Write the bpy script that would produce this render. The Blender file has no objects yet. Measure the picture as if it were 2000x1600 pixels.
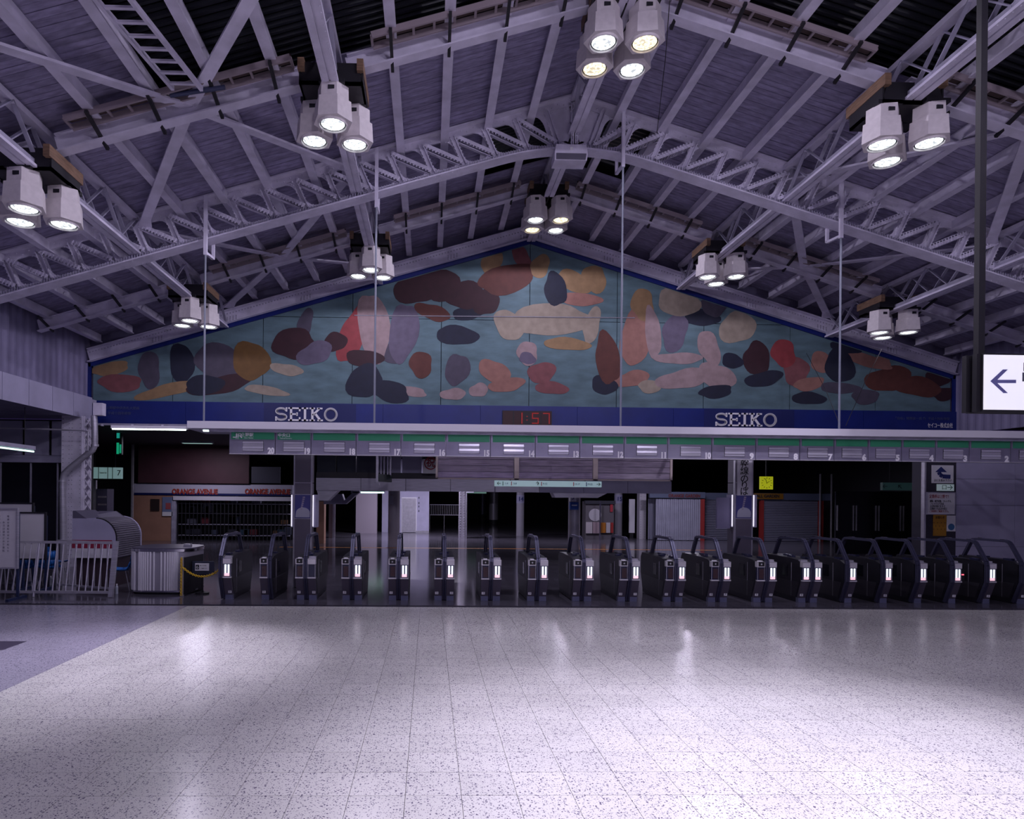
import bpy, math, random
from mathutils import Vector, Matrix
random.seed(7)
sc = bpy.context.scene
COL = sc.collection
# ------------------------------------------------------------------ camera
F, YAW, ROLL, PY0, EYE = 1300.0, math.radians(1.5), math.radians(0.55), 968.0, 2.14
PX0 = 838 + F * math.tan(YAW)
cam_d = bpy.data.cameras.new('camera'); cam = bpy.data.objects.new('camera', cam_d); COL.objects.link(cam)
cam_d.sensor_width = 36; cam_d.lens = F / 2000 * 36
cam_d.shift_x = (1000 - PX0) / 2000; cam_d.shift_y = (PY0 - 800) / 2000
cam_d.clip_end = 200
cam.matrix_world = (Matrix.Translation((0, 0, EYE)) @ Matrix.Rotation(-YAW, 4, 'Z')
                    @ Matrix.Rotation(math.pi / 2, 4, 'X') @ Matrix.Rotation(ROLL, 4, 'Z'))
sc.camera = cam
# ------------------------------------------------------------------ world and exposure
w = bpy.data.worlds.new('night'); sc.world = w; w.use_nodes = True
w.node_tree.nodes['Background'].inputs[0].default_value = (0.045, 0.03, 0.12, 1)
w.node_tree.nodes['Background'].inputs[1].default_value = 0.2
vs = sc.view_settings
vs.view_transform = 'Standard'; vs.look = 'None'; vs.gamma = 1; vs.use_curve_mapping = False
vs.exposure = 0.22
sc.cycles.max_bounces = 5; sc.cycles.diffuse_bounces = 3; sc.cycles.glossy_bounces = 3
sc.cycles.caustics_reflective = False; sc.cycles.caustics_refractive = False; sc.cycles.adaptive_threshold = .06
LAMP_COL = (0.85, 0.785, 1.0)
SPOT_W, SPILL_W = 1150.0, 300.0     # beam and sideways spill of one lamp cluster

def P(px, py, Y=None, Z=None):
    """world point seen at a pixel of the 2000x1600 photo, on the plane y=Y or z=Z"""
    dx, dy = px - PX0, py - PY0
    x = (dx * math.cos(ROLL) + dy * math.sin(ROLL)) / F
    y = (-dx * math.sin(ROLL) + dy * math.cos(ROLL)) / F
    X = x * math.cos(YAW) + math.sin(YAW); Yc = -x * math.sin(YAW) + math.cos(YAW)
    t = (EYE - Z) / y if Y is None else Y / Yc
    return Vector((X * t, Yc * t, EYE - y * t))

# ------------------------------------------------------------------ materials
MATS = {}
def mat(name, col=(.5, .5, .5), rough=.5, metal=0.0, emit=None, es=1.0, noise=None, spec=.5, kind=None, **k):
    if name in MATS: return MATS[name]
    m = bpy.data.materials.new(name); m.use_nodes = True; MATS[name] = m
    nt = m.node_tree; b = nt.nodes['Principled BSDF']
    b.inputs['Base Color'].default_value = (*col, 1); b.inputs['Roughness'].default_value = rough
    b.inputs['Metallic'].default_value = metal; b.inputs['Specular IOR Level'].default_value = spec
    if emit:
        b.inputs['Emission Color'].default_value = (*emit, 1); b.inputs['Emission Strength'].default_value = es
    N = nt.nodes.new; L = nt.links.new
    if noise:
        scale, amt = noise[0], noise[1]; st = noise[2] if len(noise) > 2 else (1, 1, 1)
        g = N('ShaderNodeNewGeometry'); mp = N('ShaderNodeMapping'); mp.inputs['Scale'].default_value = st
        n = N('ShaderNodeTexNoise'); n.inputs['Scale'].default_value = scale; n.inputs['Detail'].default_value = 5
        r = N('ShaderNodeMapRange'); r.inputs[1].default_value = .3; r.inputs[2].default_value = .7
        r.inputs[3].default_value = 1 - amt; r.inputs[4].default_value = 1 + amt
        mx = N('ShaderNodeVectorMath'); mx.operation = 'SCALE'; mx.inputs[0].default_value = col
        L(g.outputs['Position'], mp.inputs[0]); L(mp.outputs[0], n.inputs[0]); L(n.outputs[0], r.inputs[0])
        L(r.outputs[0], mx.inputs['Scale']); L(mx.outputs[0], b.inputs['Base Color'])
        if k.get('rnd'):
            oi = N('ShaderNodeObjectInfo'); r2 = N('ShaderNodeMapRange')
            r2.inputs[3].default_value = 1 - k['rnd']; r2.inputs[4].default_value = 1 + k['rnd']
            m2 = N('ShaderNodeVectorMath'); m2.operation = 'SCALE'
            L(oi.outputs['Random'], r2.inputs[0]); L(mx.outputs[0], m2.inputs[0]); L(r2.outputs[0], m2.inputs['Scale'])
            L(m2.outputs[0], b.inputs['Base Color'])
        if k.get('bump'):
            bp = N('ShaderNodeBump'); bp.inputs['Strength'].default_value = k['bump']; bp.inputs['Distance'].default_value = .02
            L(n.outputs[0], bp.inputs['Height']); L(bp.outputs[0], b.inputs['Normal'])
    return m

def terrazzo(name, base, chip, rough):
    m = mat(name, base, rough); nt = m.node_tree; b = nt.nodes['Principled BSDF']; N = nt.nodes.new; L = nt.links.new
    g = N('ShaderNodeNewGeometry')
    dn = N('ShaderNodeTexNoise'); dn.inputs['Scale'].default_value = 30
    off = N('ShaderNodeVectorMath'); off.operation = 'MULTIPLY_ADD'
    off.inputs[1].default_value = (.03, .03, .0)
    L(g.outputs['Position'], dn.inputs[0]); L(dn.outputs[1], off.inputs[0]); L(g.outputs['Position'], off.inputs[2])
    cur = None
    for sc_, th, keep in ((48, .0068, .42), (100, .0036, .38)):
        v = N('ShaderNodeTexVoronoi'); v.inputs['Scale'].default_value = sc_
        L(off.outputs[0], v.inputs['Vector'])
        lt = N('ShaderNodeMath'); lt.operation = 'LESS_THAN'; lt.inputs[1].default_value = th * sc_
        L(v.outputs['Distance'], lt.inputs[0])
        sp = N('ShaderNodeSeparateColor'); L(v.outputs['Color'], sp.inputs[0])
        l2 = N('ShaderNodeMath'); l2.operation = 'LESS_THAN'; l2.inputs[1].default_value = keep; L(sp.outputs[0], l2.inputs[0])
        mu = N('ShaderNodeMath'); mu.operation = 'MULTIPLY'; L(lt.outputs[0], mu.inputs[0]); L(l2.outputs[0], mu.inputs[1])
        if cur is None: cur = mu
        else:
            ad = N('ShaderNodeMath'); ad.operation = 'MAXIMUM'; L(cur.outputs[0], ad.inputs[0]); L(mu.outputs[0], ad.inputs[1]); cur = ad
    ns = N('ShaderNodeTexNoise'); ns.inputs['Scale'].default_value = 1.1; ns.inputs['Detail'].default_value = 6
    L(g.outputs['Position'], ns.inputs[0])
    mr = N('ShaderNodeMapRange'); mr.inputs[3].default_value = .86; mr.inputs[4].default_value = 1.1; L(ns.outputs[0], mr.inputs[0])
    sb = N('ShaderNodeVectorMath'); sb.operation = 'SCALE'; sb.inputs[0].default_value = base; L(mr.outputs[0], sb.inputs['Scale'])
    oi = N('ShaderNodeObjectInfo'); r2 = N('ShaderNodeMapRange'); r2.inputs[3].default_value = .95; r2.inputs[4].default_value = 1.03
    L(oi.outputs['Random'], r2.inputs[0])
    s2 = N('ShaderNodeVectorMath'); s2.operation = 'SCALE'; L(sb.outputs[0], s2.inputs[0]); L(r2.outputs[0], s2.inputs['Scale'])
    mx = N('ShaderNodeMix'); mx.data_type = 'RGBA'
    L(cur.outputs[0], mx.inputs[0]); L(s2.outputs[0], mx.inputs[6]); mx.inputs[7].default_value = (*chip, 1)
    L(mx.outputs[2], b.inputs['Base Color'])
    rr = N('ShaderNodeMapRange'); rr.inputs[3].default_value = rough - .05; rr.inputs[4].default_value = rough + .08
    L(ns.outputs[0], rr.inputs[0]); L(rr.outputs[0], b.inputs['Roughness'])
    return m

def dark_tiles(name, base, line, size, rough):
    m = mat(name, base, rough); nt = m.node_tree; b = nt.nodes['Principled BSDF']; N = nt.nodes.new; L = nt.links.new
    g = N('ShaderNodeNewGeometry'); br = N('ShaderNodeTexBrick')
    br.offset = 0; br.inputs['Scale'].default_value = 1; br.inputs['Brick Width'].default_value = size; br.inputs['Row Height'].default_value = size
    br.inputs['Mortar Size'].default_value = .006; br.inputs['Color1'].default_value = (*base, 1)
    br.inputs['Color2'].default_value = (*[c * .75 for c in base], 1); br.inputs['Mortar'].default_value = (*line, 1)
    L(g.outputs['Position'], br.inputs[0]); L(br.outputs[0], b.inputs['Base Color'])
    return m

STEEL = mat('painted_steel', (.74, .70, .85), .45, noise=(3, .14))
STEELD = mat('painted_steel_grey', (.40, .38, .50), .5, noise=(4, .2))
BOARD = mat('roof_board', (.29, .26, .40), .6, noise=(5, .28, (.25, 3, 3)), rnd=.16, bump=.25)
VOID = mat('void_black', (.006, .006, .010), .6)
IRON = mat('black_iron', (.012, .011, .016), .5)
HOUS = mat('lamp_housing_cream', (.80, .74, .76), .55, noise=(12, .06))
WOOD = mat('bracket_wood', (.22, .13, .08), .6, noise=(6, .3, (1, 1, 8)))
TRAY = mat('tray_metal', (.33, .27, .30), .5)
RUST = mat('tray_web', (.07, .045, .045), .7)
STAIN = mat('stainless', (.62, .60, .68), .28, .55, noise=(8, .1))
STAIN2 = mat('stainless_brushed', (.50, .48, .57), .40, .5, noise=(2, .15, (1, 1, 20)))
CHROME = mat('chrome', (.75, .74, .8), .15, 1.0)
LAV = mat('wall_lavender', (.42, .40, .56), .6, noise=(1.5, .10))
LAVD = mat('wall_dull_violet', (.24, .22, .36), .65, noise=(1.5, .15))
WHITE = mat('white_paint', (.72, .70, .78), .45)
PAPER = mat('paper_white', (.75, .74, .78), .6)
BLUE = mat('sign_blue', (.006, .017, .165), .42, noise=(2, .12))
NAVY = mat('sign_navy', (.006, .012, .11), .45)
INK = mat('ink_black', (.012, .012, .02), .6)
LETTER = mat('letter_white', (.90, .88, .93), .5)
GREEN = mat('band_green', (.05, .33, .17), .35)
PANEL = mat('sign_panel_silver', (.38, .36, .48), .30, .5, noise=(3, .12))
SLAT = mat('sign_slat_silver', (.66, .64, .74), .26, .45)
GATEB = mat('gate_body_black', (.016, .015, .022), .38, noise=(4, .2))
GATEP = mat('gate_panel_grey', (.16, .14, .19), .38, .5)
GATES = mat('gate_cap_silver', (.78, .75, .80), .3, .3)
PLINTH = mat('gate_plinth', (.16, .17, .28), .4)
RAIL = mat('gate_rail_blue_grey', (.07, .07, .125), .34, .4)
GLASSD = mat('gate_window_dark', (.030, .032, .075), .2)
READER = mat('reader_maroon', (.06, .028, .035), .3)
MAROON = mat('panel_maroon', (.085, .032, .045), .6, noise=(1, .2))
PEACH = mat('wall_peach', (.36, .19, .13), .7, noise=(2, .1))
GLASS = mat('dark_glass', (.008, .008, .014), .12)
BOARDP = mat('board_silver_violet', (.50, .42, .54), .22, .5, noise=(2.5, .35, (1, 1, 14)))
CREAM = mat('frame_cream', (.62, .52, .50), .5)
REDP = mat('red_paint', (.32, .03, .03), .5)
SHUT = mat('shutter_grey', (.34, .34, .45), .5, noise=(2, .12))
CHAIRB = mat('chair_blue', (.02, .16, .55), .35)
YELLOW = mat('chain_yellow', (.75, .48, .02), .45)
MINT = mat('sign_mint', (.40, .55, .55), .4, emit=(.5, .9, .85), es=.10)
ORANGE = mat('floor_orange', (.75, .28, .03), .5)
FLOORW = terrazzo('terrazzo_light', (.64, .625, .60), (.13, .115, .17), .20)
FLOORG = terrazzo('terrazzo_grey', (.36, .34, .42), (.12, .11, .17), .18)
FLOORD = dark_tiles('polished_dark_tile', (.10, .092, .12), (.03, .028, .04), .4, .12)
GROUT = mat('grout', (.06, .055, .08), .6)
DTILE = mat('dark_tile', (.05, .04, .07), .3)
def glow(name, col, s): return mat(name, (.8, .8, .8), .4, emit=col, es=s)
LENSW = glow('lens_white', (.88, .97, 1.0), 5.0)
LENSY = glow('lens_warm', (1.0, .86, .52), 4.0)
def faceted(m, lo_, hi_):
    nt = m.node_tree; b = nt.nodes['Principled BSDF']; g = nt.nodes.new('ShaderNodeNewGeometry'); v = nt.nodes.new('ShaderNodeTexVoronoi')
    v.inputs['Scale'].default_value = 26; r = nt.nodes.new('ShaderNodeMapRange'); r.inputs[1].default_value = .15; r.inputs[2].default_value = .75
    r.inputs[3].default_value = hi_; r.inputs[4].default_value = lo_
    nt.links.new(g.outputs['Position'], v.inputs['Vector']); nt.links.new(v.outputs['Distance'], r.inputs[0]); nt.links.new(r.outputs[0], b.inputs['Emission Strength'])
faceted(LENSW, .45, 3.0); faceted(LENSY, .5, 2.6)
TUBE = glow('tube_light', (.80, 1.0, .92), 5.0)
TUBED = glow('tube_light_dim', (.62, 1.0, .86), 1.6)
GRN = mat('exit_green', (.02, .2, .1), .4, emit=(.02, .9, .45), es=.25)
SCRW = glow('screen_white', (.80, .88, 1.0), 1.0)
SCRP = glow('screen_pink', (1.0, .55, .66), .8)
SIGNW = glow('lightbox_white', (.90, .88, 1.0), .55)
REDSEG = mat('segment_red', (.25, .012, .01), .5, emit=(.8, .03, .02), es=.16)
SEGOFF = mat('segment_off', (.035, .006, .01), .5)
REDX = glow('stop_red', (1.0, .05, .08), 2.5)
YCLK = mat('clock_yellow', (.70, .75, .03), .4, emit=(.75, .8, .02), es=.28)

# ------------------------------------------------------------------ mesh builder
class MB:
    def __init__(s): s.v = []; s.f = []
    def add(s, vs_, fs):
        b = len(s.v); s.v += [tuple(v) for v in vs_]; s.f += [tuple(b + i for i in f) for f in fs]; return s
    def box(s, x0, x1, y0, y1, z0, z1):
        x0, x1 = min(x0, x1), max(x0, x1); y0, y1 = min(y0, y1), max(y0, y1); z0, z1 = min(z0, z1), max(z0, z1)
        return s.add([(x0, y0, z0), (x1, y0, z0), (x1, y1, z0), (x0, y1, z0), (x0, y0, z1), (x1, y0, z1), (x1, y1, z1), (x0, y1, z1)],
                     [(3, 2, 1, 0), (4, 5, 6, 7), (0, 1, 5, 4), (1, 2, 6, 5), (2, 3, 7, 6), (3, 0, 4, 7)])
    def bar(s, p, q, w_, h, up=(0, 0, 1)):
        p, q = Vector(p), Vector(q); d = (q - p).normalized(); sd = d.cross(Vector(up))
        if sd.length < 1e-4: sd = d.cross(Vector((0, 1, 0)))
        sd.normalize(); u = sd.cross(d); a, b = sd * w_ / 2, u * h / 2
        return s.add([p - a - b, p + a - b, p + a + b, p - a + b, q - a - b, q + a - b, q + a + b, q - a + b],
                     [(0, 1, 2, 3), (7, 6, 5, 4), (4, 5, 1, 0), (5, 6, 2, 1), (6, 7, 3, 2), (7, 4, 0, 3)])
    def prism(s, pts, ext):
        pts = [Vector(p) for p in pts]; e = Vector(ext); n = len(pts)
        return s.add(pts + [p + e for p in pts], [tuple(range(n))[::-1], tuple(range(n, 2 * n))] +
                     [(i, (i + 1) % n, n + (i + 1) % n, n + i) for i in range(n)])
    def cyl(s, p, q, r, n=12, r2=None, phase=0.0, caps=True):
        p, q = Vector(p), Vector(q); d = (q - p).normalized(); r2 = r if r2 is None else r2
        a = d.cross(Vector((0, 0, 1)))
        if a.length < 1e-4: a = Vector((1, 0, 0))
        a.normalize(); b = a.cross(d)
        A = [p + (a * math.cos(phase + 2 * math.pi * i / n) + b * math.sin(phase + 2 * math.pi * i / n)) * r for i in range(n)]
        B = [q + (a * math.cos(phase + 2 * math.pi * i / n) + b * math.sin(phase + 2 * math.pi * i / n)) * r2 for i in range(n)]
        fs = [(i, (i + 1) % n, n + (i + 1) % n, n + i) for i in range(n)]
        if caps: fs += [tuple(range(n))[::-1], tuple(range(n, 2 * n))]
        return s.add(A + B, fs)
    def tube(s, pts, r, n=8):
        pts = [Vector(p) for p in pts]; rings = []
        for i, p in enumerate(pts):
            d = (pts[min(i + 1, len(pts) - 1)] - pts[max(i - 1, 0)]).normalized()
            a = d.cross(Vector((0.13, .97, .2))); a.normalize(); b = a.cross(d)
            rings.append([p + (a * math.cos(2 * math.pi * k / n) + b * math.sin(2 * math.pi * k / n)) * r for k in range(n)])
        vs_ = [v for ring in rings for v in ring]; fs = []
        for i in range(len(pts) - 1):
            for k in range(n): fs.append((i * n + k, i * n + (k + 1) % n, (i + 1) * n + (k + 1) % n, (i + 1) * n + k))
        fs += [tuple(range(n))[::-1], tuple((len(pts) - 1) * n + k for k in range(n))]
        return s.add(vs_, fs)
    def rivet(s, c, nrm, r=.02):
        c, nrm = Vector(c), Vector(nrm).normalized(); a = nrm.orthogonal().normalized(); b = nrm.cross(a)
        ring = [c + (a * math.cos(i * math.pi / 3) + b * math.sin(i * math.pi / 3)) * r for i in range(6)]
        return s.add(ring + [c + nrm * r * .7], [(i, (i + 1) % 6, 6) for i in range(6)])
    def build(s, name, m, parent=None, smooth=False):
        off = woff(parent); me = bpy.data.meshes.new(name)
        me.from_pydata([(v[0] - off[0], v[1] - off[1], v[2] - off[2]) for v in s.v], [], s.f)
        me.materials.append(m); me.update()
        if smooth:
            for p in me.polygons: p.use_smooth = True
            try: me.set_sharp_from_angle(angle=math.radians(40))
            except Exception: pass
        o = bpy.data.objects.new(name, me); COL.objects.link(o)
        if parent: o.parent = parent
        return o
def woff(o):
    t = Vector((0, 0, 0))
    while o: t = t + Vector(o.location); o = o.parent
    return t
def tag(o, label=None, cat=None, group=None, kind=None):
    if label: o['label'] = label
    if cat: o['category'] = cat
    if group: o['group'] = group
    if kind: o['kind'] = kind
    return o
def T(name, label, cat, loc=(0, 0, 0), group=None):
    o = bpy.data.objects.new(name, None); COL.objects.link(o); o.location = loc; o.empty_display_size = .2
    return tag(o, label, cat, group)
def S(o): o['kind'] = 'structure'; return o
def bx(name, m, parent, *b): return MB().box(*b).build(name, m, parent)
def copy_tree(o, parent=None):
    c = o.copy(); COL.objects.link(c); c.parent = parent
    if parent is not None: c.matrix_parent_inverse = o.matrix_parent_inverse
    for ch in list(o.children): copy_tree(ch, c)
    return c
def text(s_, size, loc, m, parent=None, name='lettering', rx=math.pi / 2, ext=.004, align='CENTER', bold=0.0, sx=1.0, width=None, rz=0.0):
    """flat lettering facing the camera side (-y); width fits the line to a given length"""
    cu = bpy.data.curves.new(name, 'FONT'); cu.body = s_; cu.size = size; cu.extrude = ext; cu.offset = bold
    cu.align_x = align; cu.align_y = 'CENTER'; cu.resolution_u = 3
    t = bpy.data.objects.new(name + '_curve', cu)
    me = bpy.data.meshes.new_from_object(t)
    bpy.data.objects.remove(t); bpy.data.curves.remove(cu)
    if width and len(me.vertices):
        xs = [v.co.x for v in me.vertices]; sx = width / max(1e-6, max(xs) - min(xs))
    R = Matrix.Translation(Vector(loc) - woff(parent)) @ Matrix.Rotation(rz, 4, 'Z') @ Matrix.Rotation(rx, 4, 'X') @ Matrix.Diagonal((sx, 1, 1, 1))
    me.transform(R); me.materials.clear(); me.materials.append(m)
    o = bpy.data.objects.new(name, me); COL.objects.link(o)
    if parent: o.parent = parent
    return o
def pr(x0, y0, x1, y1, Y):
    """world x/z extent of a pixel rectangle on the plane y=Y"""
    a = P(x0, (y0 + y1) / 2, Y); b = P(x1, (y0 + y1) / 2, Y); c = P((x0 + x1) / 2, y0, Y); d = P((x0 + x1) / 2, y1, Y)
    return a.x, b.x, d.z, c.z

# ------------------------------------------------------------------ hall dimensions
X0, ZR, SL = 3.05, 10.80, .30          # ridge x, roof height at ridge, slope
HALF = 13.4
YT, YM, YA, YB = 14.3, 20.5, 10.9, 17.7  # truss, mural wall, lamp rows
def rz_(u): return ZR - SL * abs(u)
def R(s, u, y, dz=0.0): return Vector((X0 + s * u, y, rz_(u) + dz))

# ================================================================== SETTING: floor
fl = MB().box(-17, 21, -9, 12.90, -.12, -.018).build('floor', GROUT); S(fl)
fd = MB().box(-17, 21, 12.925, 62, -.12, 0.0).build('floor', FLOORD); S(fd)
TP = .4; TX = -.549; TY = 4.747
cells = []
for j in range(-14, 21):
    y = TY + TP * j
    if y + TP > 12.93: break
    for i in range(-42, 51):
        cells.append((TX + TP * i, y))
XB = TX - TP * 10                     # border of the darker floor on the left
def seen(x, y):
    cx, cy = x + .2, y + .2
    return y > 4.0 and -.66 * cy < cx < .92 * cy
light = [c for c in cells if c[0] > XB - .01]
vis = sorted([c for c in light if seen(*c)], key=lambda c: c[1])[:300]
visset = set(vis)
tm = MB().box(.0018, TP - .0018, .0018, TP - .0018, -.018, 0)
me_t = None
for c in vis:
    if me_t is None:
        o = tm.build('floor_tile', FLOORW, fl); me_t = o.data
    else:
        o = bpy.data.objects.new('floor_tile', me_t); COL.objects.link(o); o.parent = fl
    o.location = (c[0], c[1], random.uniform(-.0004, .0004))
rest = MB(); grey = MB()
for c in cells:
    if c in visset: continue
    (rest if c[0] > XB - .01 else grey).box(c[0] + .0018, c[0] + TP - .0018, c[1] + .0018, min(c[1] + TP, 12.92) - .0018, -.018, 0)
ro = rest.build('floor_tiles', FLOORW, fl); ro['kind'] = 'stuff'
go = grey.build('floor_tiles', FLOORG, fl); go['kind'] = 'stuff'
p = P(52, 1253, Z=0); q = P(0, 1270, Z=0)
bx('dark_tile', DTILE, fl, -8.6, p.x, q.y, p.y, .0005, .0025)
ol = S(bx('trim_1', ORANGE, None, -6, 12, 26.9, 27.05, .0, .004))

# ================================================================== SETTING: roof
ce = MB()
for s in (-1, 1):
    a = [R(s, 0, -9, .32), R(s, HALF + .6, -9, .32), R(s, HALF + .6, YM + .2, .32), R(s, 0, YM + .2, .32)]
    ce.prism(a, (0, 0, .08))
ce = S(ce.build('ceiling', VOID))
bmesh_cache = {}
yy = 6.2
while yy < 20.42:
    for s in (-1, 1):
        u0 = 0.05
        if 14.55 < yy < 16.95: u0 = 1.8
        if 8.2 < yy < 11.05: u0 = 7.5 if s < 0 else 9.0
        key = (s, u0)
        if key not in bmesh_cache:
            o = MB().bar(R(s, u0, 0, .012), R(s, HALF, 0, .012), .122, .022).build('roof_board', BOARD, ce); bmesh_cache[key] = o.data
        else:
            o = bpy.data.objects.new('roof_board', bmesh_cache[key]); COL.objects.link(o); o.parent = ce
        o.location = (0, yy, random.uniform(-.004, .004))
    yy += .13
near = MB()
for s in (-1, 1):
    near.prism([R(s, 0, -8.9, .0), R(s, HALF, -8.9, .0), R(s, HALF, 6.1, .0), R(s, 0, 6.1, .0)], (0, 0, .03))
near.build('near_boarding', BOARD, ce)
# corrugated dark sheets above the openings
cor = MB()
for s in (-1, 1):
    for k in range(60):
        y = 8.0 + k * .15
        cor.cyl(R(s, .1, y, .30), R(s, 9.2, y, .30), .05, 6)
cor.build('corrugated_sheet', mat('corrugated_dark', (.012, .014, .02), .35), ce)['kind'] = 'stuff'
# purlins running along the hall
for s in (-1, 1):
    for k in range(1, 15):
        if k in (5, 10): continue
        u = k * .93
        MB().bar(R(s, u, 5.8, -.115), R(s, u, 20.34, -.115), .09, .22).bar(R(s, u, 5.8, -.225), R(s, u, 20.34, -.225), .17, .025).build('purlin', STEEL, ce)
# diagonal wind bracing
for s in (-1, 1):
    for (ya, yb, yr) in ((8.1, YT, YA), (YT, 20.2, YB)):
        for (u1, y1) in ((4.75, ya), (9.2, ya), (4.75, yb), (9.2, yb)):
            a, b = R(s, 7.0, yr, -.30), R(s, u1, y1, -.30)
            br = MB().bar(a, b, .19, .04)
            d = (b - a).normalized()
            br.prism([b - d * .45 + Vector((.10, 0, 0)), b + Vector((.22, 0, 0)), b - Vector((.22, 0, 0)), b - d * .45 - Vector((.10, 0, 0))], (0, 0, -.02))
            br.build('wind_brace', STEEL, ce)

# ================================================================== lattice girders along the hall
def girder(s, u, label):
    zt, zb = rz_(u) - .05, rz_(u) - .85
    x = X0 + s * u
    g = T('lattice_girder', label, 'girder', (x, 5.8, zb))
    MB().box(x - .13, x - .015, 5.8, 20.34, zb, zb + .03).box(x + .015, x + .13, 5.8, 20.34, zb, zb + .03).box(x - .13, x + .13, 5.8, 20.34, zb + .03, zb + .045).build('bottom_flange', STEEL, g)
    MB().box(x - .09, x + .09, 5.8, 20.34, zt - .10, zt).build('top_chord', STEEL, g)
    MB().box(x - .09, x - .06, 5.8, 20.34, zb + .045, zb + .14).box(x + .06, x + .09, 5.8, 20.34, zb + .045, zb + .14).build('bottom_chord', STEELD, g)
    n = 21; st = (20.34 - 5.8) / n
    for i in range(n):
        y = 5.8 + i * st
        a, b = (zb + .1, zt - .06) if i % 2 == 0 else (zt - .06, zb + .1)
        MB().bar((x - .06, y, a), (x - .06, y + st, b), .02, .07, (1, 0, 0)).bar((x + .06, y, b), (x + .06, y + st, a), .02, .07, (1, 0, 0)).build('lattice_bar', STEELD, g)
    rv = MB()
    for i in range(120):
        y = 5.9 + i * .12
        for dx in (-.1, .1): rv.rivet((x + dx, y, zb), (0, 0, -1), .014)
    rv.build('rivets', STEEL, g)['kind'] = 'stuff'
girder(-1, 4.65, 'painted lattice girder halfway down the roof slope nearest the curved shutter kiosk')
girder(1, 4.65, 'painted lattice girder halfway down the roof slope above the hanging arrow sign side')
girder(0, 0.0, 'painted lattice girder running along the roof ridge')
girder(-1, 9.3, 'low painted lattice girder close to the balcony with the downpipe')
girder(1, 9.3, 'low painted lattice girder close to the wall behind the hanging arrow sign')

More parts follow.
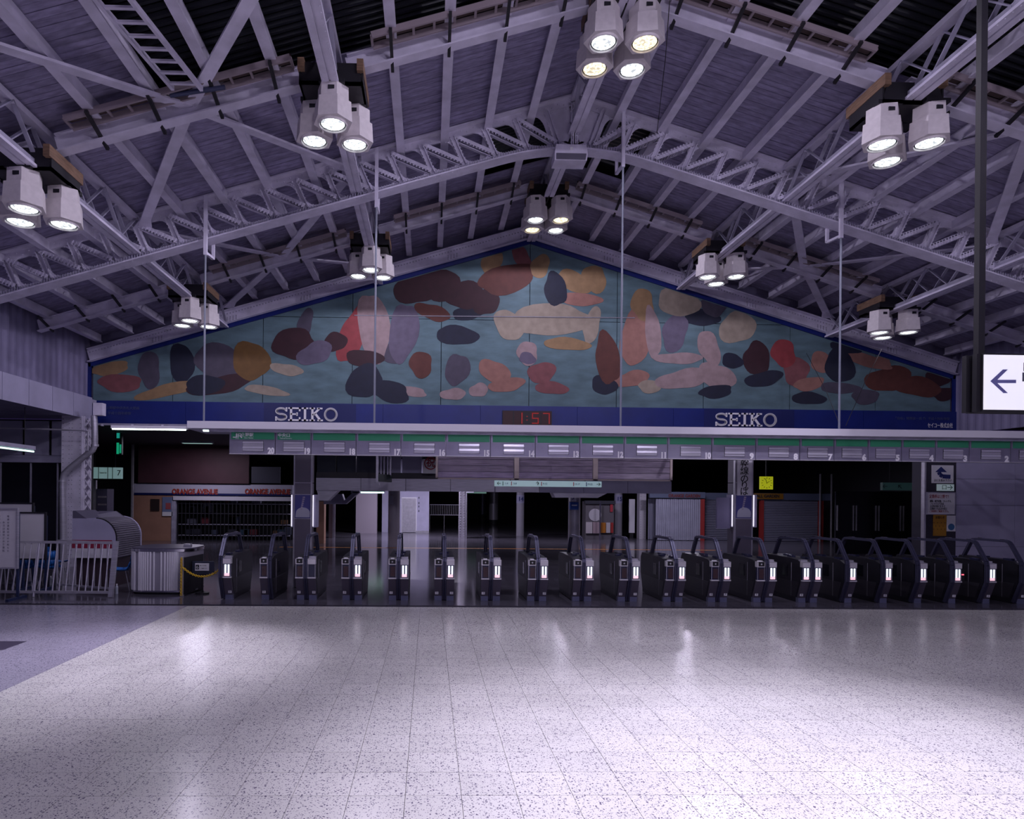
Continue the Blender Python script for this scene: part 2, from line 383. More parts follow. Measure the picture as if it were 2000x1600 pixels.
# ================================================================== arched truss
tr = T('roof_truss', 'riveted arched steel truss spanning the hall under the boarded roof', 'truss', (X0, YT, 9.5))
def zbot(u):
    return 9.58 - .094 * u * u if u < 1.6 else rz_(u) - .98
NP = 20; PU = HALF / NP
rv = MB(); spk = MB()
for s in (-1, 1):
    top = lambda u, dz=0.0: Vector((X0 + s * u, YT, rz_(u) - .02 + dz))
    bot = lambda u, dz=0.0: Vector((X0 + s * u, YT, zbot(u) + dz))
    # chords
    m = MB(); m.bar(top(.03, -.015), top(HALF, -.015), .32, .03).bar(top(.03, -.11), top(HALF, -.11), .05, .16)
    m.build('top_chord', STEEL, tr)
    for k in (-1, 1):
        for i in range(int(HALF / .13)):
            u = .1 + i * .13
            rv.rivet(top(u, -.08 - .05 * (i % 2)) + Vector((0, k * .027, 0)), (0, k, 0), .018)
    m = MB(); us = [0.03] + [.2 * i for i in range(1, 67)] + [HALF]
    for a, b in zip(us[:-1], us[1:]):
        m.bar(bot(a, .015), bot(b, .015), .34, .03); m.bar(bot(a, .09), bot(b, .09), .05, .12)
    m.build('bottom_chord', STEEL, tr)
    for i in range(int(HALF / .12)):
        u = .1 + i * .12
        for k in (-1, 1):
            rv.rivet(bot(u, .07 + .04 * (i % 2)) + Vector((0, k * .027, 0)), (0, k, 0), .016)
            if (i // 9) % 2 == 0: rv.rivet(bot(u, 0) + Vector((0, k * .11, 0)), (0, 0, -1), .016)
    for i in range(int(HALF / .055)):
        u = .05 + i * .055
        b0 = bot(u, .03); spk.bar(b0 + Vector((0, -.12, 0)), b0 + Vector((0, -.12, .085)), .014, .035, (0, 1, 0))
        if i % 2 == 0:
            t0 = top(u, .0); spk.bar(t0 + Vector((0, -.1, 0)), t0 + Vector((0, -.1, .07)), .010, .02, (0, 1, 0))
    # posts with curved gusset plates
    def ends(i):
        u = max(.02, i * PU - .05)
        t = top(u, -.17); b = bot(max(0.0, u - (.26 if i else 0)), .13); return t, b
    for i in range(0, NP + 1):
        t, b = ends(i)
        ax = (b - t); Ln = ax.length; ax.normalize(); cr = Vector((s * math.cos(math.atan(SL)), 0, -math.sin(math.atan(SL))))
        big = i in (0,)
        prof = []
        hw, fl_ = .06, .24
        if i == 1: hw, fl_ = .12, .20
        for k in range(13):
            q_ = k / 12; e = abs(2 * q_ - 1)
            wv = hw + fl_ * max(0, 1 - math.sqrt(max(0, 1 - max(0, (e - .25) / .75) ** 2)))
            prof.append((q_ * Ln, wv))
        L_ = [t + ax * d - cr * w_ for d, w_ in prof]; Rr = [t + ax * d + cr * w_ for d, w_ in prof]
        m = MB()
        for k in range(12):
            m.prism([L_[k] + Vector((0, -.012, 0)), L_[k + 1] + Vector((0, -.012, 0)), Rr[k + 1] + Vector((0, -.012, 0)), Rr[k] + Vector((0, -.012, 0))], (0, .024, 0))
        m.build('gusset_plate', STEEL, tr)
        m = MB()
        for dx in (-.045, .045):
            m.bar(t + cr * dx + Vector((0, -.055, 0)), b + cr * dx + Vector((0, -.055, 0)), .02, .085, (0, 1, 0))
        m.bar(t + Vector((0, -.02, 0)), b + Vector((0, -.02, 0)), .11, .018, (0, 1, 0))
        m.bar(t + Vector((0, .05, 0)), b + Vector((0, .05, 0)), .10, .07, (0, 1, 0))
        m.build('post', STEEL, tr)
        for k in range(8):
            c = t + ax * (Ln * (k + .5) / 8)
            for dx in (-.06, .06): rv.rivet(c + cr * dx + Vector((0, -.03 - .005, 0)) + Vector((0, -.06, 0)), (0, -1, 0), .016)
        for (c0) in (t, b):
            for gx in (-.16, -.1, .1, .16): rv.rivet(c0 + cr * gx + ax * (.05 if c0 is t else -.05) + Vector((0, -.013, 0)), (0, -1, 0), .016)
    # diagonals: laced pairs of angle bars
    for i in range(2, NP + 1):
        t, _ = ends(i); _, b = ends(i - 1)
        d = (b - t).normalized(); a0, b0 = t + d * .04, b - d * .04
        n_ = d.cross(Vector((0, 1, 0))).normalized()
        m = MB()
        for ky in (-.10, .10):
            m.bar(a0 + n_ * .03 + Vector((0, ky, 0)), b0 + n_ * .03 + Vector((0, ky, 0)), .02, .07, (0, 1, 0) if False else n_)
        m.bar(a0 - n_ * .045, b0 - n_ * .045, .10, .015, n_)
        nl = 13; Ld = (b0 - a0).length
        for k in range(nl):
            c = a0 + d * (Ld * (k + .5) / nl)
            m.bar(c + n_ * .045 + Vector((0, -.11, 0)), c + n_ * .045 + Vector((0, .11, 0)), .028, .035, n_)
            m.bar(c - n_ * .04 + Vector((0, -.115, 0)), c + n_ * .06 + Vector((0, -.115, 0)), .026, .012, (0, 1, 0))
        m.build('laced_diagonal', STEEL, tr)
    # crown plates
    m = MB(); m.prism([top(.03, -.02) + Vector((0, -.01, 0)), top(.62, -.02) + Vector((0, -.01, 0)), bot(.40, .03) + Vector((0, -.01, 0)), bot(.03, .03) + Vector((0, -.01, 0))], (0, .02, 0))
    m.build('crown_plate', STEEL, tr)
rv.build('rivets', STEEL, tr)['kind'] = 'stuff'
spk.build('bird_spikes', STEELD, tr)['kind'] = 'stuff'

# ================================================================== cross beams at the lamp rows, with cable trays
def crossbeam(y, label):
    o = T('cross_beam', label, 'beam', (X0, y, 8.5))
    for s in (-1, 1):
        for (ua, ub) in ((.35, 4.45), (4.85, 9.1), (9.5, 13.3)):
            MB().bar(R(s, ua, y, -.34), R(s, ub, y, -.34), .06, .26).bar(R(s, ua, y, -.48), R(s, ub, y, -.48), .20, .025).bar(R(s, ua, y, -.21), R(s, ub, y, -.21), .2, .025).build('beam_span', STEEL, o)
        for k in range(1, 15):
            if k in (5, 10): continue
            MB().bar(R(s, k * .93, y - .55, -.30), R(s, k * .93, y + .16, -.52), .05, .05).build('strap', IRON, o)
    return o
crossbeam(YA, 'cross beam carrying cable trays over the big lamp clusters in the open hall')
crossbeam(YB, 'cross beam behind the arched truss, close to the painted gable wall')
def tray(y, s, ua, ub, label):
    o = T('cable_tray', label, 'cable tray', R(s, ua, y, -.3), 'cable trays fixed beside the cross beams')
    for dy in (-.13, .13):
        MB().bar(R(s, ua, y + dy, -.27), R(s, ub, y + dy, -.27), .035, .10).build('side_rail', TRAY, o)
    n = int((ub - ua) / .30)
    for i in range(n + 1):
        u = ua + (ub - ua) * i / max(1, n)
        MB().bar(R(s, u, y - .13, -.27), R(s, u, y + .13, -.27), .04, .03).build('rung', TRAY, o)
    MB().bar(R(s, ua, y, -.20), R(s, ub, y, -.20), .20, .02).build('cover', RUST, o)
WHERE = {-1: 'kiosk side', 1: 'arrow-sign side'}
for y, nm in ((YA - .34, 'brownish cable tray along the hall-side cross beam'), (YB - .34, 'brownish cable tray along the cross beam near the gable wall')):
    for s in (-1, 1):
        for (ua, ub, w_) in ((.75, 4.02, 'upper span'), (5.28, 8.75, 'middle span'), (10.1, 13.2, 'lowest span')):
            if y > 15 and ua > 9: continue
            tray(y, s, ua, ub, f'{nm}, {w_}, {WHERE[s]}')
# hanging maintenance ladder at the roof opening
p0, p1 = R(-1, 7.1, 8.2, -.35), R(-1, 6.85, 10.4, -.35)
ld = T('roof_ladder', 'light steel ladder lying under the dark roof opening', 'ladder', p0)
for dx in (-.22, .22): MB().bar(p0 + Vector((dx, 0, 0)), p1 + Vector((dx, 0, 0)), .05, .07).build('stile', STEEL, ld)
for i in range(8):
    c = p0.lerp(p1, (i + .5) / 8); MB().bar(c + Vector((-.22, 0, 0)), c + Vector((.22, 0, 0)), .05, .03).build('rung', STEEL, ld)
MB().cyl(p1 + Vector((-.3, .1, -.05)), p1 + Vector((.55, .1, .10)), .035).build('support_pipe', mat('pipe_blue', (.05, .06, .13), .4), ld)

# ================================================================== lamp clusters
HEXR, HEXH, HEXU = .295, .32, .23
def hexprism(mb, x, y, z0, z1, r0, r1): mb.cyl((x, y, z0), (x, y, z1), r0, 6, r1, phase=.16)
def lamp_cluster(s, u, y, zl, cells_, label, warm=(), power=1.0, spill=1.0, aim=None, deg=58, group='hexagonal lamp clusters hung from the roof'):
    x = X0 + s * u
    o = T('lamp_cluster', label, 'lamp', (x, y, zl), group)
    for i, (dx, dy) in enumerate(cells_):
        cx, cy = x + dx, y + dy
        m = MB(); hexprism(m, cx, cy, zl, zl + HEXH, HEXR + .02, HEXR); h = m.build('lamp_housing', HOUS, o)
        m = MB(); hexprism(m, cx, cy, zl + HEXH, zl + HEXH + HEXU, HEXR - .04, HEXR - .045); m.build('upper_housing', HOUS, h)
        m = MB(); ring = 28
        for k in range(ring):
            a0, a1 = 2 * math.pi * k / ring, 2 * math.pi * (k + 1) / ring
            c = lambda a, r, z: (cx + r * math.cos(a), cy + r * math.sin(a), z)
            m.add([c(a0, .235, zl - .001), c(a1, .235, zl - .001), c(a1, .226, zl - .035), c(a0, .226, zl - .035), c(a0, .212, zl - .035), c(a1, .212, zl - .035), c(a1, .204, zl - .004), c(a0, .204, zl - .004)],
                  [(0, 1, 2, 3), (3, 2, 5, 4), (4, 5, 6, 7)])
        m.build('trim_ring', HOUS, h, True)
        MB().cyl((cx, cy, zl - .006), (cx, cy, zl - .001), .212, 28).build('dark_recess', IRON, h)
        m = MB(); n = 28; vs_ = [(cx, cy, zl - .045)]; fs = []
        for r_, z_ in ((.10, -.038), (.155, -.024), (.186, -.008)):
            for k in range(n): vs_.append((cx + r_ * math.cos(2 * math.pi * k / n), cy + r_ * math.sin(2 * math.pi * k / n), zl + z_))
        for k in range(n):
            fs.append((0, 1 + (k + 1) % n, 1 + k))
            for j in (0, 1): fs.append((1 + j * n + k, 1 + j * n + (k + 1) % n, 1 + (j + 1) * n + (k + 1) % n, 1 + (j + 1) * n + k))
        m.add(vs_, fs); m.build('lens', LENSY if i in warm else LENSW, h, True)
        bx('name_plate', INK, h, cx - .05, cx + .05, cy - .232, cy - .2, zl + .42, zl + .48)
    # beam (aimed) and spill of the convex lenses
    ld_ = bpy.data.lights.new('lamp_beam', 'SPOT'); ld_.energy = SPOT_W * power; ld_.color = LAMP_COL
    ld_.spot_size = math.radians(deg); ld_.spot_blend = 1.0; ld_.shadow_soft_size = .12
    lo = bpy.data.objects.new('lamp_beam', ld_); COL.objects.link(lo); lo.parent = o; lo.location = (0, 0, -.08)
    if aim:
        lo.rotation_euler = (Vector(aim) - Vector((x, y, zl - .08))).to_track_quat('-Z', 'Y').to_euler()
    ld_ = bpy.data.lights.new('lamp_spill', 'SPOT' if y > 6 else 'POINT'); ld_.energy = SPILL_W * spill; ld_.color = LAMP_COL; ld_.shadow_soft_size = .05 if y > 6 else .12
    if y > 6: ld_.spot_size = math.radians(178); ld_.spot_blend = .12
    lo = bpy.data.objects.new('lamp_spill', ld_); COL.objects.link(lo); lo.parent = o; lo.location = (0, 0, -.10 if y > 6 else -.16)
    zt = zl + HEXH + HEXU
    zc = rz_(u) - .85
    m = MB(); m.box(x - .50, x + .50, y - .42, y + .42, zt, zt + .05); m.prism([(x - .50, y - .42, zt), (x + .5, y - .42, zt), (x + .42, y - .42, zt + .34), (x - .42, y - .42, zt + .34)], (0, .03, 0))
    m.box(x - .50, x - .47, y - .42, y + .42, zt, zt + .3).box(x + .47, x + .5, y - .42, y + .42, zt, zt + .3)
    for dx, dy in cells_: m.box(x + dx - .2, x + dx + .2, y + dy - .2, y + dy + .2, zt - .005, zt + .06)
    m.build('mounting_plate', IRON, o)
    for dx in (-.46, .46):
        for dy in (-.36, .36):
            MB().cyl((x + dx, y + dy, zt), (x + dx, y + dy, zc + .35), .014, 6).build('hanger_rod', TRAY, o)
        MB().box(x + dx - .05, x + dx + .05, y - .5, y + .5, zc + .20, zc + .38).build('timber_bracket', WOOD, o)
    MB().bar((x - .3, y + .3, zc + .02), (x - .42, y + .3, zc + .3), .06, .1).bar((x + .3, y + .3, zc + .02), (x + .42, y + .3, zc + .3), .06, .1).build('knee_bracket', STEEL, o)
    return o
TRI_L = [(0.02, -.30), (-.36, .22), (.30, .30)]
TRI_R = [(-.36, -.22), (.36, -.30), (.10, .32)]
QUAD = [(-.33, -.32), (.33, -.34), (-.31, .34), (.33, .34)]
lamp_cluster(0, 0, YA, 9.42, QUAD, 'big four-lamp hexagonal cluster at the ridge in the open hall, two bulbs warm', (1, 2), power=.9, spill=.7, aim=(2.2, 8.8, 0), deg=56)
lamp_cluster(-1, 4.65, YA, 8.02, TRI_L, 'big three-lamp hexagonal cluster hung in front of the arched truss, mid roof slope, kiosk side', power=2.2, spill=.6, aim=(-4.0, 8.6, 0), deg=42)
lamp_cluster(-1, 9.45, YA, 6.58, TRI_L, 'big three-lamp hexagonal cluster hung low over the balcony side of the hall', power=.3, spill=.45, aim=(-5.5, 9.8, 0))
lamp_cluster(1, 4.65, YA, 7.95, TRI_R, 'big three-lamp hexagonal cluster hung beside the black pole of the arrow sign', power=.4, spill=.4, aim=(7.0, 14.4, 3.0), deg=46)
lamp_cluster(0, 0, YB, 9.40, QUAD, 'small-looking four-lamp hexagonal cluster above the peak of the mural', (1, 2), power=.5, spill=.8)
lamp_cluster(-1, 4.65, YB, 8.02, TRI_L, 'three-lamp hexagonal cluster in front of the mural edge, between ridge and kiosk-side eave', power=.5, spill=.55)
lamp_cluster(-1, 9.3, YB, 6.62, TRI_L, 'three-lamp hexagonal cluster hung low before the mural corner by the downpipe', power=.2, spill=.2)
lamp_cluster(1, 4.65, YB, 8.02, TRI_R, 'three-lamp hexagonal cluster in front of the mural edge, between ridge and arrow-sign eave', power=.4, spill=.35)
lamp_cluster(1, 9.3, YB, 6.62, TRI_R, 'three-lamp hexagonal cluster hung low before the mural corner by the arrow sign', power=.1, spill=.06)
OV = 'lamp clusters over the near part of the hall'
for (s, u, yl, zl, c_, pw, sp_, am, lb) in ((0, 0, 4.3, 9.42, QUAD, 3.6, .6, (2.7, 4.3, 0), 'four-lamp hexagonal cluster at the ridge over the open terrazzo floor'), (1, 4.65, 4.3, 8.0, TRI_R, 1.0, .4, (4.0, 4.4, 0), 'three-lamp hexagonal cluster over the open terrazzo floor, arrow-sign side'),
                                       (0, 0, -2.5, 9.42, QUAD, .5, 1.9, None, 'four-lamp hexagonal cluster at the ridge near the rear wall'), (-1, 4.65, -2.5, 8.0, TRI_L, .0, .15, None, 'three-lamp hexagonal cluster near the rear wall, kiosk side'), (1, 4.65, -2.5, 8.0, TRI_R, .4, .6, None, 'three-lamp hexagonal cluster near the rear wall, arrow-sign side')):
    lamp_cluster(s, u, yl, zl, c_, lb, power=pw, spill=sp_, aim=am, group=OV)

# ================================================================== gable wall, mural, blue sign band
wb = MB(); zt_ = lambda x: rz_(x - X0) + .1
wb.prism([(X0 - HALF - .4, YM + .12, 4.25), (X0 + HALF + .4, YM + .12, 4.25), (X0 + HALF + .4, YM + .12, zt_(X0 + HALF + .4)), (X0, YM + .12, zt_(X0)), (X0 - HALF - .4, YM + .12, zt_(X0 - HALF - .4))], (0, .15, 0))
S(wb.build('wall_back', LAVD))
MB0, MPK, MED = 4.92, 10.05, 6.05      # mural bottom, peak, side height (with border)
msl = (MPK - MED) / HALF
mur = T('mural', 'wide gabled teal mural of painted panels with coloured patches', 'mural', (X0, YM, MB0))
TEAL = mat('mural_teal', (.105, .175, .205), .7, noise=(1.6, .22, (1, 1, 3)))
mz = lambda x: MPK - .12 - msl * abs(x - X0)
edges = [X0 + k * 2.72 for k in range(-4, 5)]; edges = [X0 - HALF + .12] + edges + [X0 + HALF - .12]
ZS = 7.56
for a, b in zip(edges[:-1], edges[1:]):
    xa, xb = a + .010, b - .010
    za, zb = mz(xa), mz(xb)
    if max(za, zb) <= ZS: polys = [[(xa, MB0), (xb, MB0), (xb, zb), (xa, za)]]
    else:
        lo_, hi_ = (xa, xb) if za < zb else (xb, xa)
        zl_, zh_ = min(za, zb), max(za, zb)
        if zl_ < ZS:
            xc = lo_ + (hi_ - lo_) * (ZS - zl_) / (zh_ - zl_)
            polys = [[(lo_, MB0), (hi_, MB0), (hi_, ZS - .008), (xc, ZS - .008), (lo_, zl_)], [(xc, ZS + .008), (hi_, ZS + .008), (hi_, zh_)]]
        else: polys = [[(xa, MB0), (xb, MB0), (xb, ZS - .008), (xa, ZS - .008)], [(xa, ZS + .008), (xb, ZS + .008), (xb, zb), (xa, za)]]
    for pl in polys: MB().prism([(x, YM - .03, z) for x, z in pl], (0, .05, 0)).build('mural_panel', TEAL, mur)
bx('backing', INK, mur, X0 - HALF + .1, X0 + HALF - .1, YM + .03, YM + .05, MB0, 6.0)
for s in (-1, 1):
    a = Vector((X0, YM - .045, MPK - .06)); b = Vector((X0 + s * HALF, YM - .045, MED - .06))
    MB().bar(a, b, .06, .125).build('blue_border', BLUE, mur)
    bx('blue_border', BLUE, mur, X0 + s * HALF - .07, X0 + s * HALF + .07, YM - .075, YM - .015, MB0, MED)
a, b = P(692, 616, YM - .05), P(1240, 621, YM - .05)
MB().cyl(a, b, .015, 6).build('seam_strip', STAIN, mur)
PC = dict(d=(.055, .016, .026), n=(.016, .020, .05), c=(.46, .38, .30), p=(.44, .21, .17), r=(.42, .065, .075), b=(.15, .045, .035),
          g=(.10, .085, .13), o=(.22, .11, .03), t=(.42, .26, .13), l=(.46, .33, .34), m=(.30, .10, .11), v=(.17, .14, .22))
PM = {k: mat('mural_paint_' + k, tuple(c_ * .68 for c_ in v), .7, noise=(5, .14)) for k, v in PC.items()}
# plain rounded patches, a generic stand-in for the painted figures
blobs = """235 748 45 16 0 m;215 720 40 12 -12 t;292 722 22 34 0 g;355 710 22 42 0 n;330 762 66 12 -12 t;400 752 40 18 0 n;425 708 45 36 10 g;430 752 60 18 -12 d;490 705 34 40 8 o;520 763 42 9 6 c;
575 672 44 30 -10 d;596 632 14 30 20 g;615 690 34 22 -18 v;655 668 24 18 0 d;560 722 30 12 10 c;688 655 24 58 14 r;730 640 28 74 -6 l;788 650 26 64 10 v;712 700 34 18 0 d;760 690 30 16 20 g;712 745 34 34 30 n;762 765 40 20 8 n;805 765 30 9 6 l;822 712 24 24 0 b;
815 560 44 34 -8 d;860 555 42 30 12 d;905 575 38 30 10 d;950 590 26 26 0 d;845 610 34 16 20 b;915 612 30 14 -12 n;893 655 44 18 8 n;893 722 22 34 20 g;885 770 24 12 0 l;
990 545 62 26 -14 b;960 510 18 28 30 t;1020 505 16 28 -30 m;1055 520 18 24 40 t;1085 565 22 34 -20 n;1120 550 34 20 20 t;1160 545 26 26 -30 t;1135 585 38 14 0 p;1075 625 80 32 -6 c;995 635 26 34 -30 c;1030 690 22 22 0 l;1108 672 48 12 6 t;1156 635 16 36 18 c;
965 725 30 22 20 p;990 752 34 14 -10 p;935 762 18 14 0 l;1058 728 26 22 -20 m;1078 758 34 12 8 m;1030 700 16 12 0 v;
1187 700 24 52 -14 b;1180 752 24 20 0 n;1240 660 28 58 12 p;1255 595 24 30 0 t;1275 650 16 50 -10 l;1235 740 34 16 -8 p;1270 755 26 12 0 c;
1325 590 40 30 0 c;1370 620 34 18 0 n;1395 595 24 26 0 g;1440 640 38 30 0 c;1318 650 26 36 20 v;1325 700 46 12 0 l;1385 680 22 34 -20 l;1335 740 52 20 -8 l;1400 735 36 26 20 l;1398 765 36 12 -8 n;1430 705 20 16 0 n;
1478 700 26 34 -18 d;1492 740 36 16 -12 n;1530 690 26 26 0 r;1555 725 28 26 22 m;1580 750 34 12 -10 p;1605 708 22 22 0 p;1640 715 30 34 20 n;1650 680 30 10 10 n;1695 705 44 13 14 p;1640 758 38 12 0 g;1580 778 36 12 6 n;1690 775 30 14 0 g;1735 740 44 26 -8 b;1790 755 50 20 12 b;1722 708 20 12 0 p;1830 740 24 16 0 d;1845 770 26 12 -8 d"""
for e in blobs.replace('\n', '').split(';'):
    px, py, rx, ry, an, c = e.split(); px, py, rx, ry, an = map(float, (px, py, rx, ry, an))
    ph = random.random() * 6; pts = []; ca, sa = math.cos(math.radians(an)), math.sin(math.radians(an))
    lim_s = YM / F
    cpt = P(px, py, YM - .032)
    for k in range(26):
        t = 2 * math.pi * k / 26; r_ = 1 + .10 * math.sin(2 * t + ph) + .07 * math.sin(3 * t + 2 * ph) + .04 * math.sin(5 * t + ph)
        ex, ey = rx * r_ * math.cos(t), ry * r_ * math.sin(t)
        X = cpt.x + (ex * ca - ey * sa) * lim_s; Z = cpt.z - (ex * sa + ey * ca) * lim_s
        Z = max(MB0 + .02, min(Z, mz(X) - .03)); X = max(X0 - HALF + .1, min(X, X0 + HALF - .1))
        pts.append((X, YM - .038 - random.random() * .002, Z))
    y_ = pts[0][1]; pts = [(a, y_, b) for a, b, b in [(p_[0], p_[2], p_[2]) for p_ in pts]]
    MB().prism(pts[::-1], (0, .012, 0)).build('painted_patch', PM[c], mur)
# frame beam along the gable
gb = T('gable_beam', 'riveted white plate beam following the gable above the mural', 'beam', (X0, YM - .1, 9.5))
rv = MB()
for s in (-1, 1):
    a = Vector((X0, YM - .14, MPK + .19)); b = Vector((X0 + s * (HALF - .05), YM - .14, MED + .19))
    MB().bar(a, b, .06, .36).build('web_plate', STEEL, gb)
    up = Vector((0, 0, .19))
    MB().bar(a + up, b + up, .30, .03).build('top_flange', STEEL, gb)
    MB().bar(a - up * .9 + Vector((0, -.05, 0)), b - up * .9 + Vector((0, -.05, 0)), .12, .02).build('bottom_angle', STEEL, gb)
    for i in range(150):
        t = (i + .5) / 150
        c = a.lerp(b, t) + Vector((0, -.031, 0)); rv.rivet(c + Vector((0, 0, .10)), (0, -1, 0), .022)
        if i % 25 < 4:
            for dz in (-.02, -.07, -.12): rv.rivet(c + Vector((0, 0, dz)), (0, -1, 0), .022)
rv.build('rivets', STEELD, gb)['kind'] = 'stuff'
# blue band with lettering
BY = YM - .10
band = T('sign_band', 'long royal blue sign band with white capital lettering under the mural', 'sign', (X0, BY, 4.2))
bw = [X0 - HALF - .05 + i * (2 * HALF + .1) / 9 for i in range(10)]
for a, b in zip(bw[:-1], bw[1:]): bx('band_panel', BLUE, band, a + .004, b - .004, BY, BY + .06, 4.22, 4.915)
MB().box(X0 - HALF, X0 + HALF, BY - .12, BY + .06, 4.16, 4.215).build('lower_ledge', STEELD, band)
for i in range(30):
    x = X0 - HALF + .5 + i * .9
    bx('ledge_clip', STEEL, band, x - .03, x + .03, BY - .14, BY - .06, 4.13, 4.19)
def slab_word(cx, cz, h, total, parent):
    """slab-serif capitals S E I K O built from strokes"""
    y = BY - .03; st = h * .15; sf = h * .12
    def mk(parts):
        m = MB()
        for p_ in parts:
            m.prism([(a, y, b) for a, b in p_], (0, .03, 0))
        return m
    def rect(x0, x1, z0, z1): return [(x0, z0), (x1, z0), (x1, z1), (x0, z1)]
    def stroke(pts, w_):
        out = []
        for a, b in zip(pts[:-1], pts[1:]):
            d = Vector((b[0] - a[0], b[1] - a[1])); d.normalize(); n = Vector((-d.y, d.x)) * w_ / 2; e = d * w_ * .12
            out.append([(a[0] - n.x - e.x, a[1] - n.y - e.y), (b[0] - n.x + e.x, b[1] - n.y + e.y), (b[0] + n.x + e.x, b[1] + n.y + e.y), (a[0] + n.x - e.x, a[1] + n.y - e.y)])
        return out
    x = cx - total / 2; u = total / 4.85; z0, z1 = cz - h / 2, cz + h / 2; zm = cz
    L = []
    # S
    w_ = u * .92; c = x + w_ / 2; r_ = (h / 2 - st / 2) / 2
    pts = []
    for k in range(15):
        t = math.radians(25 + 245 * k / 14); pts.append((c + (w_ / 2 - st / 2) * math.cos(t), zm + r_ + r_ * math.sin(t)))
    for k in range(1, 15):
        t = math.radians(90 - 245 * k / 14); pts.append((c + (w_ / 2 - st / 2) * math.cos(t), zm - r_ + r_ * math.sin(t)))
    L.append(stroke(pts, st) + [rect(x + w_ - sf * .9, x + w_, zm + h * .18, z1), rect(x, x + sf * .9, z0, zm - h * .18)])
    x += u * 1.0
    # E
    w_ = u * .95
    L.append([rect(x + w_ * .14, x + w_ * .14 + st * 1.1, z0, z1), rect(x, x + w_, z1 - sf, z1), rect(x, x + w_, z0, z0 + sf), rect(x + w_ * .2, x + w_ * .72, zm - sf / 2, zm + sf / 2),
              rect(x + w_ - sf, x + w_, z1 - h * .28, z1), rect(x + w_ - sf, x + w_, z0, z0 + h * .28), rect(x + w_ * .66, x + w_ * .66 + sf * .9, zm - h * .13, zm + h * .13)])
    x += u * 1.05
    # I
    w_ = u * .5
    L.append([rect(x + w_ / 2 - st * .55, x + w_ / 2 + st * .55, z0, z1), rect(x, x + w_, z1 - sf, z1), rect(x, x + w_, z0, z0 + sf)])
    x += u * .6
    # K
    w_ = u * 1.0
    L.append([rect(x + w_ * .14, x + w_ * .14 + st * 1.1, z0, z1), rect(x, x + w_ * .42, z1 - sf, z1), rect(x, x + w_ * .42, z0, z0 + sf), rect(x + w_ * .58, x + w_, z1 - sf, z1), rect(x + w_ * .62, x + w_ * 1.04, z0, z0 + sf)]
             + stroke([(x + w_ * .26, zm - h * .06), (x + w_ * .78, z1 - sf * .5)], st) + stroke([(x + w_ * .44, zm + h * .06), (x + w_ * .84, z0 + sf * .5)], st * 1.1))
    x += u * 1.12
    # O
    w_ = u * 1.06; c = x + w_ / 2
    L.append(stroke([(c + (w_ / 2 - st / 2) * math.cos(t * math.pi / 16), zm + (h / 2 - st / 2 + .005) * math.sin(t * math.pi / 16)) for t in range(33)], st))
    for l_ in L: mk(l_).build('letter', LETTER, parent)
for (xa, xb) in ((538, 660), (1397, 1517)):
    a, b = P(xa, 810, BY), P(xb, 810, BY)
    bx('dark_field', NAVY, band, a.x - .35, b.x + .55, BY - .006, BY + .01, 4.24, 4.90)
    slab_word((a.x + b.x) / 2, P((xa + xb) / 2, 809.5 if xa < 900 else 820, BY).z, .41, b.x - a.x, band)
c = P(1836, 832, BY); text('セイコー株式会社', .17, (c.x, BY - .008, c.z), LETTER, band, width=.80)
c = P(1800, 818, BY); text('「自由」猪熊弦一郎 作  平成十四年修復', .10, (c.x, BY - .008, c.z), mat('letter_faded', (.06, .08, .2), .5), band)
c = P(240, 800, BY); text('上野駅中央改札大壁画', .10, (c.x, BY - .008, c.z + .04), MATS['letter_faded'], band); text('平成十四年修復', .10, (c.x - .1, BY - .008, c.z - .12), MATS['letter_faded'], band)
# digital clock 1:57
c0, c1, z0, z1 = pr(981, 803, 1077, 832, BY)
clk = T('digital_clock', 'dark digital clock with dim red segments on the blue band', 'clock', ((c0 + c1) / 2, BY - .06, z0))
bx('case', IRON, clk, c0, c1, BY - .06, BY, z0, z1)
SEG = {'1': 'bc', '5': 'afgcd', '7': 'abc', ' ': ''}
def digit(ch, x, w_, za, zb):
    bx('digit_window', SEGOFF, clk, x, x + w_, BY - .068, BY - .058, za, zb)
    h = zb - za; i = w_ * .16; xa, xb = x + i, x + w_ - i; zm = (za + zb) / 2; za += h * .10; zb -= h * .10; t = w_ * .10
    pos = dict(a=(xa, xb, zb - t, zb), g=(xa, xb, zm - t / 2, zm + t / 2), d=(xa, xb, za, za + t), b=(xb - t, xb, zm, zb), c=(xb - t, xb, za, zm), f=(xa, xa + t, zm, zb), e=(xa, xa + t, za, zm))
    for s_ in SEG[ch]: q_ = pos[s_]; bx('segment', REDSEG, clk, q_[0], q_[1], BY - .074, BY - .066, q_[2], q_[3])
W_ = c1 - c0
for ch, fx in ((' ', .01), ('1', .235), ('5', .565), ('7', .79)): digit(ch, c0 + W_ * fx, W_ * .20, z0 + .02, z1 - .02)
for dz in (.38, .62): bx('colon_dot', REDSEG, clk, c0 + W_ * .485, c0 + W_ * .51, BY - .07, BY - .06, z0 + (z1 - z0) * dz - .012, z0 + (z1 - z0) * dz + .012)

